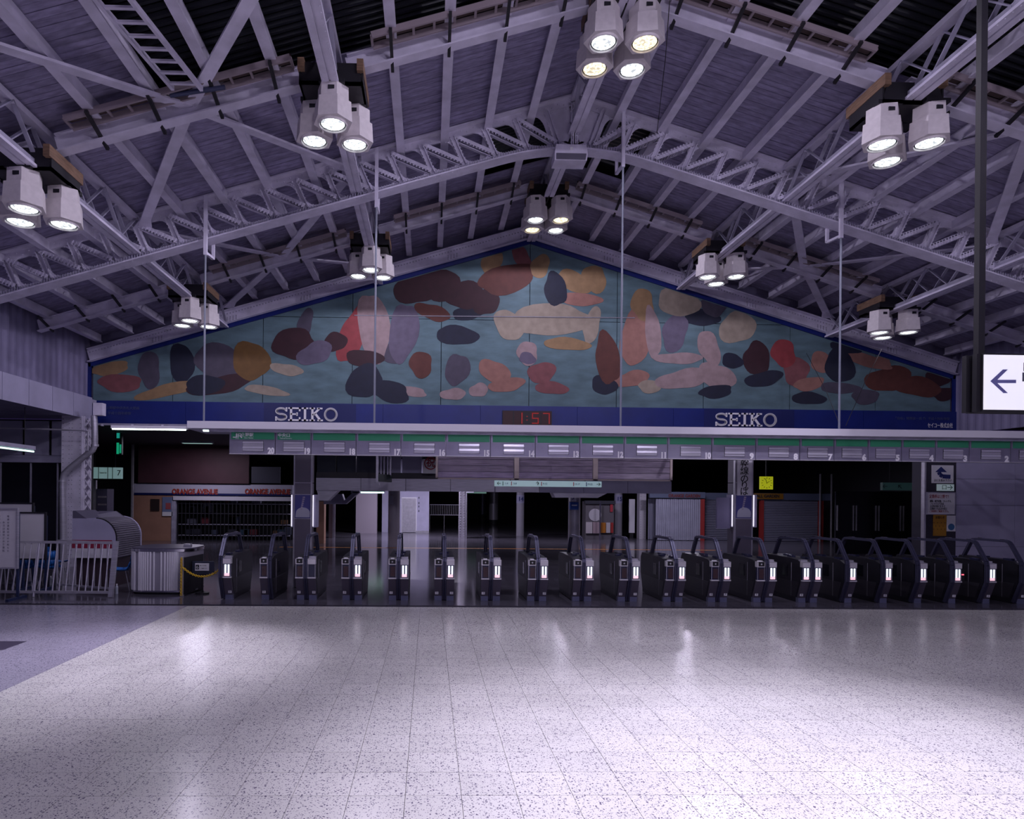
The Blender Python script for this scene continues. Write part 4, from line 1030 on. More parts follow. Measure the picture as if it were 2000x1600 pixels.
# ================================================================== interior beyond the gates
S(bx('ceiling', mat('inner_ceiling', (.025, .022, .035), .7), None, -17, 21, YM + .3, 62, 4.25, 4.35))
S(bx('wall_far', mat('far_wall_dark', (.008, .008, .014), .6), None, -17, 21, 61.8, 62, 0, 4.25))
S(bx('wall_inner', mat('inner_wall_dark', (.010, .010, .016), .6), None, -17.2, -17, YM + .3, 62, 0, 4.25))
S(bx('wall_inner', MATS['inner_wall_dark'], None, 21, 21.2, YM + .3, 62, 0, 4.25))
def rbox(name, x0, y0, x1, y1, Y, d, m, label=None, cat=None, parent=None, ground=False, kind=None, top=None):
    a, b, za, zb = pr(x0, y0, x1, y1, Y)
    if ground: za = 0
    if top: zb = top
    o = MB().box(a, b, Y, Y + d, za, zb).build(name, m, parent)
    if kind: o['kind'] = kind
    if label: tag(o, label, cat)
    return o, a, b, za, zb
# -- shop with orange-red lettering (left)
YO = 30.0
xa, xb = P(258, 1000, YO).x, P(574, 1000, YO).x
sh = T('shop', 'closed shop front with red lettering on a white fascia and peach wall', 'shop', (xa, YO, 0))
_, fa, fb, fz0, fz1 = rbox('fascia', 262, 946, 572, 965, YO, .3, mat('fascia_white', (.55, .53, .66), .5), parent=sh)
rbox('blue_stripe', 262, 964, 572, 968, YO - .02, .3, NAVY, parent=sh)
rbox('awning_strip', 338, 970, 572, 978, YO - .1, .4, WHITE, parent=sh)
for px in (381, 523):
    c = P(px, 961, YO); text('ORANGE AVENUE', .32, (c.x, YO - .03, c.z), mat('letter_orange_red', (.42, .05, .03), .5), sh, bold=.012, width=2.02)
_, a, b, za, zb = rbox('peach_wall', 260, 968, 338, 1056, YO, .3, PEACH, parent=sh, ground=True)
rbox('wall_picture', 294, 975, 311, 998, YO - .04, .03, mat('picture_dark', (.03, .02, .02), .4), parent=sh)
po, a, b, za, zb = rbox('wall_poster', 317, 971, 337, 1008, YO - .04, .03, mat('poster_sky', (.16, .20, .34), .5), parent=sh)
bx('poster_shape', mat('poster_red', (.35, .08, .09), .5), po, a + .15, b - .08, YO - .05, YO - .04, za + .30, za + .58)
bx('poster_strip', PAPER, po, a, b, YO - .05, YO - .04, za, za + .18)
rbox('shop_interior', 338, 978, 572, 1056, YO + 1.2, .1, VOID, parent=sh, ground=True)
bx('shutter_box', STEELD, sh, P(336, 978, YO).x, P(344, 978, YO).x, YO - .05, YO + .1, 0, P(340, 978, YO).z)
for i in range(30):
    px = 347 + i * 7.6; x = P(px, 1000, YO).x
    bx('grille_bar', INK, sh, x - .015, x + .015, YO + .02, YO + .05, 0, P(340, 978, YO).z)
cols_ = [(.06, .07, .12), (.12, .02, .03), (.10, .10, .14), (.02, .05, .09), (.14, .07, .03), (.03, .03, .05)]
random.seed(11)
for i in range(26):
    px = 350 + random.random() * 215; zz = random.choice((.25, .75, 1.25, 1.7)); x = P(px, 1000, YO + .8).x
    bx('stocked_box', mat('goods_%d' % (i % 6), cols_[i % 6], .5), sh, x, x + .2 + random.random() * .25, YO + .8, YO + 1.1, zz, zz + .16 + random.random() * .22)
for z in (.22, .72, 1.22, 1.67): bx('shelf', STEELD, sh, P(348, 1000, YO + .8).x, P(565, 1000, YO + .8).x, YO + .75, YO + 1.15, z - .03, z)
# -- maroon panel above the shop
mp_, a, b, za, zb = rbox('wall_panel', 270, 862, 486, 944, YO - .1, .1, MAROON)
tag(mp_, 'large dark maroon wall panel above the orange-lettered shop', 'panel')
mp2, *_ = rbox('wall_panel', 491, 912, 547, 944, YO - .1, .1, mat('panel_slate', (.05, .05, .08), .5))
tag(mp2, 'small slate-coloured wall panel between the maroon panel and the column', 'panel')
# -- doors and displays at the far left
pn, a, b, za, zb = rbox('post', 182, 938, 187, 1000, 24, .1, STAIN, 'bright vertical steel post beside the ticket machines', 'post', ground=True)
pn, a, b, za, zb = rbox('post', 256, 862, 259.5, 1056, 29.5, .1, STAIN, 'bright vertical steel post at the edge of the peach wall', 'post', ground=True)
o, a, b, za, zb = rbox('ticket_machine', 188, 955, 209, 1040, 24, .5, mat('machine_violet', (.10, .09, .15), .4), ground=True)
tag(o, 'tall violet-grey ticket machine with rows of buttons', 'machine')
for k in range(3):
    z = za + (zb - 0) * (.62 + .12 * k)
    for j in range(7): bx('button', mat('button_pale', (.4, .35, .38), .5), o, a + .06 + j * .045, a + .085 + j * .045, 23.985, 24.0, z, z + .06)
bx('slot', REDI, o, a + .15, a + .28, 23.985, 24.0, 1.15, 1.2)
o, a, b, za, zb = rbox('platform_sign', 170, 913, 237, 935, 23, .12, mat('sign_mint_lit', (.45, .55, .58), .4, emit=(.45, .8, .78), es=.16), 'pale mint hanging platform sign beside the riveted column', 'sign')
for k, f in enumerate((.33, .60, .74)): bx('divider', INK, o, a + (b - a) * f, a + (b - a) * f + .015, 22.985, 23.0, za, zb)
text('7', .26, (a + (b - a) * .93, 22.99, (za + zb) / 2), INK, o); text('Yamanote Line', .08, (a + (b - a) * .47, 22.99, za + .2), INK, o, width=.24)
for f in (.2, .8): MB().cyl((a + (b - a) * f, 23.06, zb), (a + (b - a) * f, 23.06, 4.25), .015, 6).build('hanger', IRON, o)
o, a, b, za, zb = rbox('exit_lamp', 227, 845, 238, 888, 24, .1, mat('lamp_case_dark', (.02, .06, .05), .4), 'dim green exit lamp high in the dark passage', 'lamp')
bx('green_glow', GRN, o, a + .02, b - .1, 23.98, 24.0, za + .02, za + .42); bx('green_glow', GRN, o, b - .07, b - .02, 23.98, 24.0, za + .05, za + .36); bx('upper_glow', mat('exit_teal', (.02, .1, .1), .4, emit=(.02, .5, .4), es=.4), o, a + .02, b - .08, 23.98, 24.0, zb - .2, zb - .02)
MB().cyl(((a + b) / 2, 24.05, zb), ((a + b) / 2, 24.05, 4.25), .02, 6).build('hanger', IRON, o)
# -- long silver duct fascia
YF = 25.0
a, b = P(617, 945, YF).x, P(1312, 945, YF).x
zt_d, zb_d = P(960, 937, YF).z, P(960, 961, YF).z
df = T('duct_fascia', 'long silver panelled duct casing running behind the departure boards', 'duct', (a, YF, zb_d))
nseg = 8
for i in range(nseg):
    x0_, x1_ = a + (b - a) * i / nseg, a + (b - a) * (i + 1) / nseg
    bx('duct_panel', STAIN2 if i < 5 else LAV, df, x0_ + .008, x1_ - .008, YF, YF + .8, zb_d, zt_d)
zt2, zt1 = P(700, 893, YF + .05).z, P(700, 923, YF + .05).z
x1_ = P(735, 900, YF).x
for i in range(3):
    q0 = a + (x1_ - a) * i / 3; q1 = a + (x1_ - a) * (i + 1) / 3
    bx('dark_window', mat('window_slate', (.03, .035, .065), .25), df, q0 + .02, q1 - .02, YF + .1, YF + .15, zt1, 4.25)
bx('ledge', mat('ledge_dark', (.03, .026, .04), .5), df, a, P(1312, 930, YF).x, YF + .05, YF + .6, zt_d, zt1)
for i, (pa, pb) in enumerate(((735, 783), (785, 824), (826, 850))):
    q0, q1 = P(pa, 905, YF).x, P(pb, 905, YF).x
    bx('upper_panel', LAV, df, q0 + .01, q1 - .01, YF + .08, YF + .14, zt1, 4.25)
for px in (744, 750, 757, 762):
    x = P(px, 905, YF - .2).x; bx('vertical_fin', STAIN, df, x - .03, x + .03, YF - .1, YF + .1, zt1 - .1, zt2 + .6)
o, a_, b_, za, zb = rbox('celebration_sheet', 826, 897, 851, 925, YF - .3, .02, PAPER, 'white sheet with a red circled character beside the departure boards', 'notice')
c = P(841, 905, YF - .3)
m = MB()
for k in range(24):
    t0, t1 = 2 * math.pi * k / 24, 2 * math.pi * (k + 1) / 24
    m.add([(c.x + r_ * math.cos(t), YF - .312, c.z + r_ * math.sin(t)) for t, r_ in ((t0, .24), (t1, .24), (t1, .20), (t0, .20))], [(0, 1, 2, 3)])
m.build('ring', REDI, o); text('祝', .34, (c.x, YF - .312, c.z), REDI, o, bold=.006)
bx('sheet_hanger', IRON, o, a_, b_, YF - .29, YF - .27, zb, 4.25)
# duct knees and steps below the fascia
for (p_a, p_b, yb, lb) in ((618, 640, 978, 'silver duct knee next to the panelled poster column'), (1080, 1168, 972, 'silver duct box above the round numbered column')):
    q0, q1 = P(p_a, 965, YF).x, P(p_b, 965, YF).x; zz = P(p_a, yb, YF).z
    (MB().prism([(q0, YF + .05, zb_d + .01), (q1 + .4, YF + .05, zb_d + .01), (q1, YF + .05, zz), (q0 + .1, YF + .05, zz)][::-1], (0, .7, 0)).build('duct_knee', STAIN2, df))
q = [P(*v, 27.0) for v in ((632, 965), (668, 965), (672, 978), (690, 961), (702, 961), (675, 985), (632, 985))]
tag(MB().prism([(p_.x, 27.0, p_.z) for p_ in q], (0, .5, 0)).box(q[3].x - .1, q[4].x, 27.0, 27.5, q[3].z - .05, 4.25).build('duct_elbow', LAV), 'pale angled duct elbow under the long silver casing', 'duct')
# hanging guide sign seen at an angle
a0, a1 = P(738, 930, 22.5), P(763, 935, 23.6)
gs = T('hanging_sign', 'dark angled hanging sign with steel edge below the duct panels', 'sign', (a0.x, 22.5, a0.z - .2))
MB().bar((a0.x, 22.5, 2.72), (a1.x, 23.7, 2.72), .08, .26).build('panel', mat('sign_dark_green', (.03, .05, .05), .3), gs)
bx('edge', STAIN, gs, a0.x - .06, a0.x + .02, 22.42, 22.5, 2.57, 4.2); bx('hanger', STAIN2, gs, a1.x - .02, a1.x + .02, 23.6, 23.64, 2.8, 4.25)
# long mint direction sign
o, a, b, za, zb = rbox('direction_sign', 966, 939.5, 1175, 951, 21.0, .12, MATS['sign_mint_lit'], 'long pale mint direction sign with small arrows under the boards', 'sign')
for f, ch in ((.04, '←'), (.40, '↑'), (.97, '→')): text(ch, .17, (a + (b - a) * f, 20.99, (za + zb) / 2), INK, o)
for f, mm, s_ in ((.08, GRI, '1-4'), (.16, REDI, '5-8'), (.44, REDI, '9-12'), (.74, REDI, '13-17'), (.86, BLUEI, '19-22')):
    bx('line_mark', mm, o, a + (b - a) * f - .02, a + (b - a) * f, 20.985, 21.0, za + .03, zb - .03); text(s_, .075, (a + (b - a) * (f + .03), 20.99, (za + zb) / 2), BLUEI, o)
for f in (.15, .85): MB().cyl((a + (b - a) * f, 21.06, zb), (a + (b - a) * f, 21.06, 4.25), .02, 6).build('hanger', IRON, o)
# round and riveted columns
COLM = mat('column_silver', (.46, .44, .52), .24, .35)
def round_col(pa, pb, Y, label, band=None, mm=None, base=None):
    x0_, x1_ = P(pa, 1000, Y).x, P(pb, 1000, Y).x; r_ = (x1_ - x0_) / 2; cx = (x0_ + x1_) / 2
    o = T('round_column', label, 'column', (cx, Y, 0), 'round columns in the passage')
    MB().cyl((cx, Y, base or 0), (cx, Y, 4.25), r_, 24).build('shaft', mm or COLM, o, True)
    if base: MB().cyl((cx, Y, 0), (cx, Y, base), r_ * 1.0, 24).build('dark_base', INK, o, True)
    MB().cyl((cx, Y, 2.4), (cx, Y, 2.5), r_ * 1.12, 24).build('collar', STEELD, o, True)
    if band:
        s_, px, py, sz = band; c = P(px, py, Y - r_)
        MB().cyl((cx, Y, c.z - .22), (cx, Y, c.z + .22), r_ * 1.015, 24).build('number_band', mat('band_pale', (.34, .33, .5), .4), o, True)
        text(s_, sz, (cx, Y - r_ * 1.02 - .012, c.z), BLUEI, o, bold=.004)
    return o, cx, r_
o, cx, r_ = round_col(759, 781, 27.5, 'round silver column with small framed notices next to the lift', mm=mat('column_matt', (.40, .37, .44), .4))
for z0_, z1_ in ((2.2, 2.5), (1.75, 2.1)):
    bx('framed_notice', mat('notice_pale', (.42, .42, .52), .5), o, cx - r_ * .8, cx - r_ * .1, 27.5 - r_ - .04, 27.5 - r_ * .6, z0_, z1_)
round_col(1008.5, 1023.5, 36, 'slim round column banded with the number fourteen', ('14', 1016, 975, .32))
o, cx, r_ = round_col(1110, 1133, 27, 'thick round column with white number plate and blue notice')
bx('number_plate', PAPER, o, cx - r_ * .95, cx + r_ * .05, 27 - r_ - .05, 27 - r_ * .5, 1.95, 2.25); text('5', .22, (cx - r_ * .5, 27 - r_ - .06, 2.1), BLUEI, o, bold=.004)
bn = bx('blue_notice', mat('notice_blue', (.02, .09, .42), .4), o, cx - r_ * .95, cx + r_ * .45, 27 - r_ - .05, 27 - r_ * .4, 1.62, 1.92); bx('notice_line', LETTER, bn, cx - r_ * .7, cx + r_ * .2, 27 - r_ - .055, 27 - r_ - .049, 1.77, 1.82)
round_col(955, 973, 50, 'far round column with a black base, beside the slim numbered one', base=.35)
round_col(935, 950, 56, 'farthest dim round column in the passage', mm=mat('column_dim', (.12, .12, .19), .35, .4), base=.6)
round_col(1200, 1215, 35, 'slim round column beside the poster kiosk', ('15', 1207, 975, .3))
def riveted(pa, pb, Y, label):
    x0_, x1_ = P(pa, 1000, Y).x, P(pb, 1000, Y).x
    o = T('riveted_column', label, 'column', ((x0_ + x1_) / 2, Y, 0))
    bx('flange', mat('column_cream', (.55, .52, .60), .5), o, x0_, x1_, Y, Y + .03, 0, 4.25); bx('web', MATS['column_cream'], o, (x0_ + x1_) / 2 - .02, (x0_ + x1_) / 2 + .02, Y + .03, Y + .4, 0, 4.25)
    bx('flange', MATS['column_cream'], o, x0_, x1_, Y + .4, Y + .43, 0, 4.25)
    rv = MB()
    for i in range(20):
        for f in (.2, .8): rv.rivet((x0_ + (x1_ - x0_) * f, Y, .1 + i * .13), (0, -1, 0), .024)
    rv.build('rivets', STEELD, o)['kind'] = 'stuff'
    return o
riveted(897, 908.5, 33.5, 'pale riveted column with a thin pipe beside the railing')
riveted(1249, 1262, 34, 'pale riveted column beside the curved grey shutter')
p0 = P(911, 1000, 33.3); tag(MB().tube([(p0.x, 33.3, 0), (p0.x, 33.3, 2.0), (p0.x, 33.3, 2.3), P(925, 962, 33.3), Vector((P(930, 955, 33.3).x, 33.3, 3.2))], .04, 8).build('thin_pipe', STAIN2, None, True), 'thin bent pipe climbing beside the pale riveted column', 'pipe')
# lift and white walls
YL = 38.0
lf = T('lift', 'stainless lift doors set in a pale wall', 'lift', (P(798, 1000, YL).x, YL, 0))
_, a, b, za, zb = rbox('wall', 776, 958, 838, 1041, YL + .05, .3, LAV, parent=lf, ground=True, top=4.2)
_, a, b, za, zb = rbox('door_frame', 784, 971.5, 814, 1041, YL + .02, .1, WHITE, parent=lf, ground=True)
mid = (a + b) / 2
for q0, q1 in ((a + .05, mid - .005), (mid + .005, b - .05)): bx('door_leaf', STAIN, lf, q0, q1, YL - .02, YL + .05, .02, zb - .06)
for z in (1.2, 1.45, 1.65, 1.95): bx('call_panel', mat('panel_dark', (.1, .1, .14), .4), lf, P(817, 1000, YL).x, P(819, 1000, YL).x, YL + .02, YL + .05, z, z + .1)
bx('skirting', STAIN, lf, P(813, 1000, YL).x, P(838, 1000, YL).x, YL + .0, YL + .05, 0, .12)
o, *_ = rbox('partition_wall', 695, 962, 736, 1041, 37, .4, mat('partition_mauve', (.36, .31, .38), .6), 'plain mauve partition wall under the passage tube lamp', 'wall', ground=True, top=4.2)
o, *_ = rbox('partition_wall', 746, 958, 758, 1041, 38.5, .4, LAV, 'narrow lavender partition wall beside the lift', 'wall', ground=True, top=4.2)
o, *_ = rbox('tube_lamp', 694, 960.5, 750, 963.5, 33, .06, TUBED, 'dim passage tube lamp in front of the mauve partition', 'lamp')
bx('casing', IRON, o, P(692, 960, 33).x, P(752, 960, 33).x, 32.98, 33.1, P(720, 960, 33).z, 4.24)
o, *_ = rbox('tube_lamp', 912, 960, 950, 964, 45, .1, mat('tube_green_dim', (.3, .4, .36), .5, emit=(.3, .6, .5), es=.2), 'very dim greenish tube lamp far down the passage', 'lamp')
bx('casing', IRON, o, P(912, 958, 45).x, P(950, 958, 45).x, 45, 45.1, P(930, 959.5, 45).z, 4.24)
# peach corner by the poster column
o, *_ = rbox('shop_wall', 618, 980, 633, 1050, 29, .5, PEACH, 'narrow peach shop wall next to the panelled poster column', 'wall', ground=True)
o, *_ = rbox('shop_wall', 642, 982, 650, 1046, 33, .5, mat('wall_pinkish', (.42, .30, .30), .6), 'slim pinkish wall strip beyond the peach wall', 'wall', ground=True)
bx('steel_edge', STAIN, o, P(650, 1000, 33).x, P(654.5, 1000, 33).x, 32.98, 33.1, 0, P(650, 982, 33).z)
# railing in the dark passage
a, b, za, zb = pr(839.5, 986, 896, 1006, 42)
rl = T('railing', 'thin white railing across the dark passage by the lift', 'railing', (a, 42, 0))
for z in (za, zb): bx('rail', STEEL, rl, a, b, 42, 42.04, z - .02, z + .02)
for i in range(17):
    x = a + (b - a) * i / 16; bx('baluster', STEEL, rl, x - .01, x + .01, 42, 42.03, za if i % 8 else 0, zb)
# poster kiosk
YQ = 33.5
a, b, za, zb = pr(1144, 980, 1199, 1043, YQ)
kq = T('poster_kiosk', 'dark kiosk wall with pale poster and red and white boxes', 'kiosk', ((a + b) / 2, YQ, 0))
bx('back_wall', mat('kiosk_grey', (.10, .09, .11), .5), kq, a, b, YQ, YQ + .8, 0, zb)
bx('header', mat('kiosk_header', (.03, .03, .045), .4), kq, a - .05, b + .05, YQ - .1, YQ + .2, zb - .12, zb + .05)
m = MB(); c = P(1162, 1006, YQ); m.cyl((c.x, YQ - .03, c.z), (c.x, YQ - .01, c.z), .32, 20); m.build('pale_disc', mat('poster_disc', (.42, .40, .46), .5), kq)
for (x0_, y0_, x1_, y1_, mm) in ((1145, 1020, 1157, 1042, 'goods_w'), (1158, 1020, 1172, 1042, 'goods_p'), (1174, 1021, 1183, 1041, 'goods_o'), (1184, 1021, 1192, 1041, 'goods_w'), (1193, 1021, 1198, 1041, 'goods_r')):
    col = {'goods_w': (.42, .38, .42), 'goods_p': (.30, .22, .26), 'goods_o': (.35, .12, .01), 'goods_r': (.28, .02, .02)}[mm]
    rbox('display_box', x0_, y0_, x1_, y1_, YQ - .1, .1, mat(mm, col, .5), parent=kq)
bx('steel_post', CHROME, kq, P(1168, 1000, YQ).x, P(1170.5, 1000, YQ).x, YQ - .3, YQ - .26, 0, zb)
rbox('sale_flag', 1192, 984, 1197, 1000, YQ - .06, .05, REDI, parent=kq)
o, *_ = rbox('notice_board', 1229, 975, 1240, 1041, 34.5, .1, WHITE, 'tall blank white board beside the riveted column', 'board')
bx('stand', IRON, o, P(1231, 1000, 34.5).x, P(1238, 1000, 34.5).x, 34.55, 34.65, 0, .3)
# curved shutter corner
YH = 33.0
hs = T('shop_shutter', 'pale grey closed shutter wrapping a corner shop with red post', 'shutter', (P(1320, 1000, YH).x, YH, 0))
def shutter(par, p_a, p_b, y0_, Y, n, vertical=True, mm=SHUT):
    a, b = P(p_a, 1010, Y).x, P(p_b, 1010, Y).x; zt = P(p_a, y0_, Y).z
    for i in range(n):
        if vertical:
            w_ = (b - a) / n; bx('shutter_slat', mm, par, a + i * w_ + .008, a + (i + 1) * w_ - .008, Y - .012 * (i % 2), Y + .06, 0.02, zt)
        else:
            h = zt / n; MB().prism([(a, Y, i * h + .004), (a, Y - .02, (i + .5) * h), (a, Y, (i + 1) * h - .004), (a, Y + .04, (i + 1) * h - .004), (a, Y + .04, i * h + .004)][::-1], (b - a, 0, 0)).build('shutter_slat', mm, par)
    return a, b, zt
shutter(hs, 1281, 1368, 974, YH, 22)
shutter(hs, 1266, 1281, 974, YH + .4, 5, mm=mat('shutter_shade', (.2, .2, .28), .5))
a, b = P(1268, 968, YH).x, P(1376, 968, YH).x
bx('fascia', mat('fascia_slate', (.10, .12, .20), .5), hs, a, b, YH - .1, YH + .1, P(1320, 973, YH).z, P(1320, 961, YH).z)
c = P(1335, 969, YH); text('ORANGE GARDEN', .22, (c.x, YH - .12, c.z), mat('letter_dim_red', (.16, .03, .03), .5), hs, bold=.008, width=1.6)
bx('red_post', REDP, hs, P(1368, 1000, YH).x, P(1375.5, 1000, YH).x, YH - .05, YH + .1, 0, P(1370, 975, YH).z)
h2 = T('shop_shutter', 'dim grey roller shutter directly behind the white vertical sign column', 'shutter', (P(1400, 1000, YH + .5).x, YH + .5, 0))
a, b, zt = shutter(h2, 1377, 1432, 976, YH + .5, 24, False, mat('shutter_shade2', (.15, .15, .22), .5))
bx('header', MATS['fascia_slate'], h2, a, b, YH + .45, YH + .6, zt, zt + .35)
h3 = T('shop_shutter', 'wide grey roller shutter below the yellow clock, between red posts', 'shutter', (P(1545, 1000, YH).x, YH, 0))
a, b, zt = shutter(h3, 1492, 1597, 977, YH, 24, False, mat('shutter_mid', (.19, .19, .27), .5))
bx('fascia', MATS['fascia_slate'], h3, P(1471, 970, YH).x, P(1625, 970, YH).x, YH - .1, YH + .1, P(1540, 977, YH).z, P(1540, 964, YH).z)
bx('yellow_sign', mat('sign_amber', (.26, .12, .01), .5), h3, P(1470, 970, YH).x, P(1527, 970, YH).x, YH - .15, YH - .1, P(1500, 975, YH).z, P(1500, 964, YH).z)
c = P(1494, 969.5, YH); text('MALL GARDEN', .20, (c.x, YH - .155, c.z), INK, h3, bold=.008, width=1.3)
for pa, pb in ((1484, 1491), (1598, 1607)): bx('red_post', REDP, h3, P(pa, 1000, YH).x, P(pb, 1000, YH).x, YH - .06, YH + .1, 0, zt)
for px in (1600, 1622): bx('steel_strip', STAIN, h3, P(px, 1000, YH - .1).x - .02, P(px, 1000, YH - .1).x + .02, YH - .2, YH - .12, 0, 3.4)
# yellow wall clock
c = P(1497.5, 943.5, 24); r_ = .235
ck = T('wall_clock', 'square yellow analogue clock hanging in the dark passage', 'clock', c)
bx('face', YCLK, ck, c.x - r_, c.x + r_, 24, 24.08, c.z - r_, c.z + r_)
for k in range(12):
    t = k * math.pi / 6; d = Vector((math.sin(t), 0, math.cos(t))); MB().bar(c + d * .155 + Vector((0, -.006, 0)), c + d * .20 + Vector((0, -.006, 0)), .012, .03, (0, 1, 0)).build('hour_mark', INK, ck)
for ang, ln, w_ in ((58.5, .11, .03), (342, .165, .022)):
    t = math.radians(ang); d = Vector((math.sin(t), 0, math.cos(t))); MB().bar(c - d * .02 + Vector((0, -.01, 0)), c + d * ln + Vector((0, -.01, 0)), .008, w_, (0, 1, 0)).build('hand', INK, ck)
bx('hanger', IRON, ck, c.x - .02, c.x + .02, 24.02, 24.06, c.z + r_, 4.25)
# dim hanging sign near the notice pillar
o, a, b, za, zb = rbox('platform_sign', 1724, 943, 1803, 958, 22, .12, mat('sign_teal_dim', (.05, .10, .10), .4, emit=(.1, .3, .28), es=.02), 'dim teal hanging platform sign next to the notice pillar', 'sign')
for f, ch in ((.05, '←'), (.42, '↖'), (.85, '↖')): text(ch, .22, (a + (b - a) * f, 21.985, (za + zb) / 2), INK, o)
for f in (.2, .8): MB().cyl((a + (b - a) * f, 22.06, zb), (a + (b - a) * f, 22.06, 4.25), .015, 6).build('hanger', IRON, o)
# dark glass doors behind the slim gates
for i, (pa, pb) in enumerate(((1632, 1668), (1669, 1712), (1713, 1760), (1761, 1803))):
    o, a, b, za, zb = rbox('door_leaf', pa, 960, pb, 1050, 26, .06, GLASS, ['dark glass door leaf next to the red-posted shutter', 'dark glass door leaf, second from the red-posted shutter', 'dark glass door leaf under the dim teal sign', 'dark glass door leaf beside the notice pillar'][i], 'door', ground=True)
    for x in (a + .05, b - .05): bx('handle', STAIN, o, x - .02, x + .02, 25.95, 25.99, .9, 1.9)

# ================================================================== left foreground
# stainless barrier, leaning back slightly
YE = 13.72
f0, f1 = P(-60, 1100, YE).x, P(217, 1100, YE).x
fe = T('barrier_fence', 'stainless barrier fence with thin upright bars, heavy end post', 'fence', (f1, YE, 0))
LEAN = .20
def fp(x, z): return Vector((x, YE + LEAN * z / 1.1, z))
MB().bar(fp(f0, 1.10), fp(f1, 1.10), .05, .05).build('top_rail', STAIN, fe); MB().bar(fp(f0, .10), fp(f1, .10), .045, .05).build('bottom_rail', STAIN, fe)
n = 22
for i in range(n):
    x = f1 - .13 - i * .132
    MB().cyl(fp(x, .1), fp(x, 1.1), .014, 8).build('bar', STAIN, fe)
MB().bar(fp(f1, 0), fp(f1, 1.13), .085, .085, (0, 1, 0)).build('end_post', STAIN2, fe)
for px in (66, ): x = P(px, 1100, YE).x; MB().cyl(fp(x, 0), fp(x, 1.1), .024, 8).build('mid_post', STAIN, fe)
f2 = T('barrier_fence', 'second stainless barrier standing askew behind the heavy-posted one', 'fence', (f1, 14.5, 0))
a, b = P(112, 1100, 14.9), P(222, 1100, 14.25)
def fq(t, z): return Vector((a.x + (b.x - a.x) * t, a.y + (b.y - a.y) * t + .0, z))
MB().bar(fq(0, 1.06), fq(1, 1.06), .045, .045).build('top_rail', STAIN, f2); MB().bar(fq(0, .1), fq(1, .1), .04, .04).build('bottom_rail', STAIN, f2)
for i in range(10):
    MB().cyl(fq(i / 9, .1 if i % 9 else 0), fq(i / 9, 1.06), .013 if i % 9 else .024, 8).build('bar', STAIN, f2)
# white boards
def whiteboard(px0_, py0, px1_, py1, Y, label, writing=False, stand=None):
    a, b, za, zb = pr(px0_, py0, px1_, py1, Y)
    o = T('white_board', label, 'board', ((a + b) / 2, Y, 0), 'white boards near the barrier')
    bx('panel', mat('board_white', (.60, .58, .64), .35), o, a, b, Y, Y + .03, za, zb)
    t = .03
    for q_ in ((a - t, b + t, zb, zb + t), (a - t, b + t, za - t, za), (a - t, a, za, zb), (b, b + t, za, zb)): bx('frame', STAIN2 if writing else IRON, o, q_[0], q_[1], Y - .02, Y + .04, q_[2], q_[3])
    leg = mat('stand_navy', (.02, .03, .09), .4)
    for x in (a + .05, b - .0): bx('leg', leg, o, x - .02, x + .02, Y + .04, Y + .08, 0.04, zb - .05); bx('foot', leg, o, x - .03, x + .03, Y - .28, Y + .32, .0, .05)
    if writing:
        random.seed(3); ink = mat('ink_grey', (.18, .17, .24), .6)
        lines = ['電車の運転状況のお知らせ', '本日は通常どおり運転', 'お客様へご案内いたします', 'ご利用ありがとう', '足もとにご注意', '上野駅長']
        for k, l_ in enumerate(lines):
            for j, ch in enumerate(l_):
                text(ch, .045, (b - .16 - k * .085, Y - .003, zb - .14 - .12 * (k % 2) - j * .062), ink, o, name='writing', ext=.0005)
    return o
whiteboard(-40, 995, 32, 1108, 13.35, 'white board with rows of vertical handwriting in a steel frame', True)
whiteboard(38, 1003, 87, 1091, 14.6, 'blank bluish white board with a black top edge behind the barrier')
whiteboard(-40, 984, 63, 1040, 15.75, 'low wide white board behind the other boards')
# blue chairs
def chair(X, Y, rot, label):
    o = T('plastic_chair', label, 'chair', (0, 0, 0), 'blue plastic chairs')
    m = MB(); prof = [(-.20, .43), (-.19, .45), (.0, .43), (.13, .44), (.19, .50), (.23, .64), (.26, .82), (.255, .83)]
    n = 9
    for k in range(len(prof) - 1):
        for i in range(n - 1):
            def pt(kk, ii):
                t = ii / (n - 1) * 2 - 1; w_ = .22 - .03 * (kk > 4); return (w_ * t, prof[kk][0] - .035 * t * t * (kk > 3), prof[kk][1] + .045 * t * t * (kk <= 4))
            m.add([pt(k, i), pt(k, i + 1), pt(k + 1, i + 1), pt(k + 1, i)], [(0, 1, 2, 3)])
    sh_ = m.build('shell', CHAIRB, o, True); md = sh_.modifiers.new('thick', 'SOLIDIFY'); md.thickness = .014
    for sx in (-1, 1):
        for sy in (-1, 1): MB().cyl((sx * .13, sy * .10, .43), (sx * .20, sy * .20, 0), .011, 8).build('leg', STAIN2, o)
    MB().cyl((-.13, -.1, .425), (.13, -.1, .425), .01, 6).cyl((-.13, .1, .425), (.13, .1, .425), .01, 6).build('seat_frame', STAIN2, o)
    o.location = (X, Y, 0); o.rotation_euler = (0, 0, rot); return o
c = P(243, 1150, 14.9); chair(c.x, 14.75, math.radians(-75), 'blue plastic chair between the barrier and the ribbed counter')
for i, (px, Y) in enumerate(((2, 15.1), (50, 15.1), (98, 15.1))):
    chair(P(px, 1100, Y).x, Y, math.radians(185 + 6 * i), ['blue plastic chair behind the handwritten board', 'blue plastic chair behind the barrier bars, between two others', 'blue plastic chair behind the barrier, next to the empty gap'][i])
chair(P(108, 1100, 16.3).x, 16.3, math.radians(150), 'blue plastic chair in the dark by the riveted column')
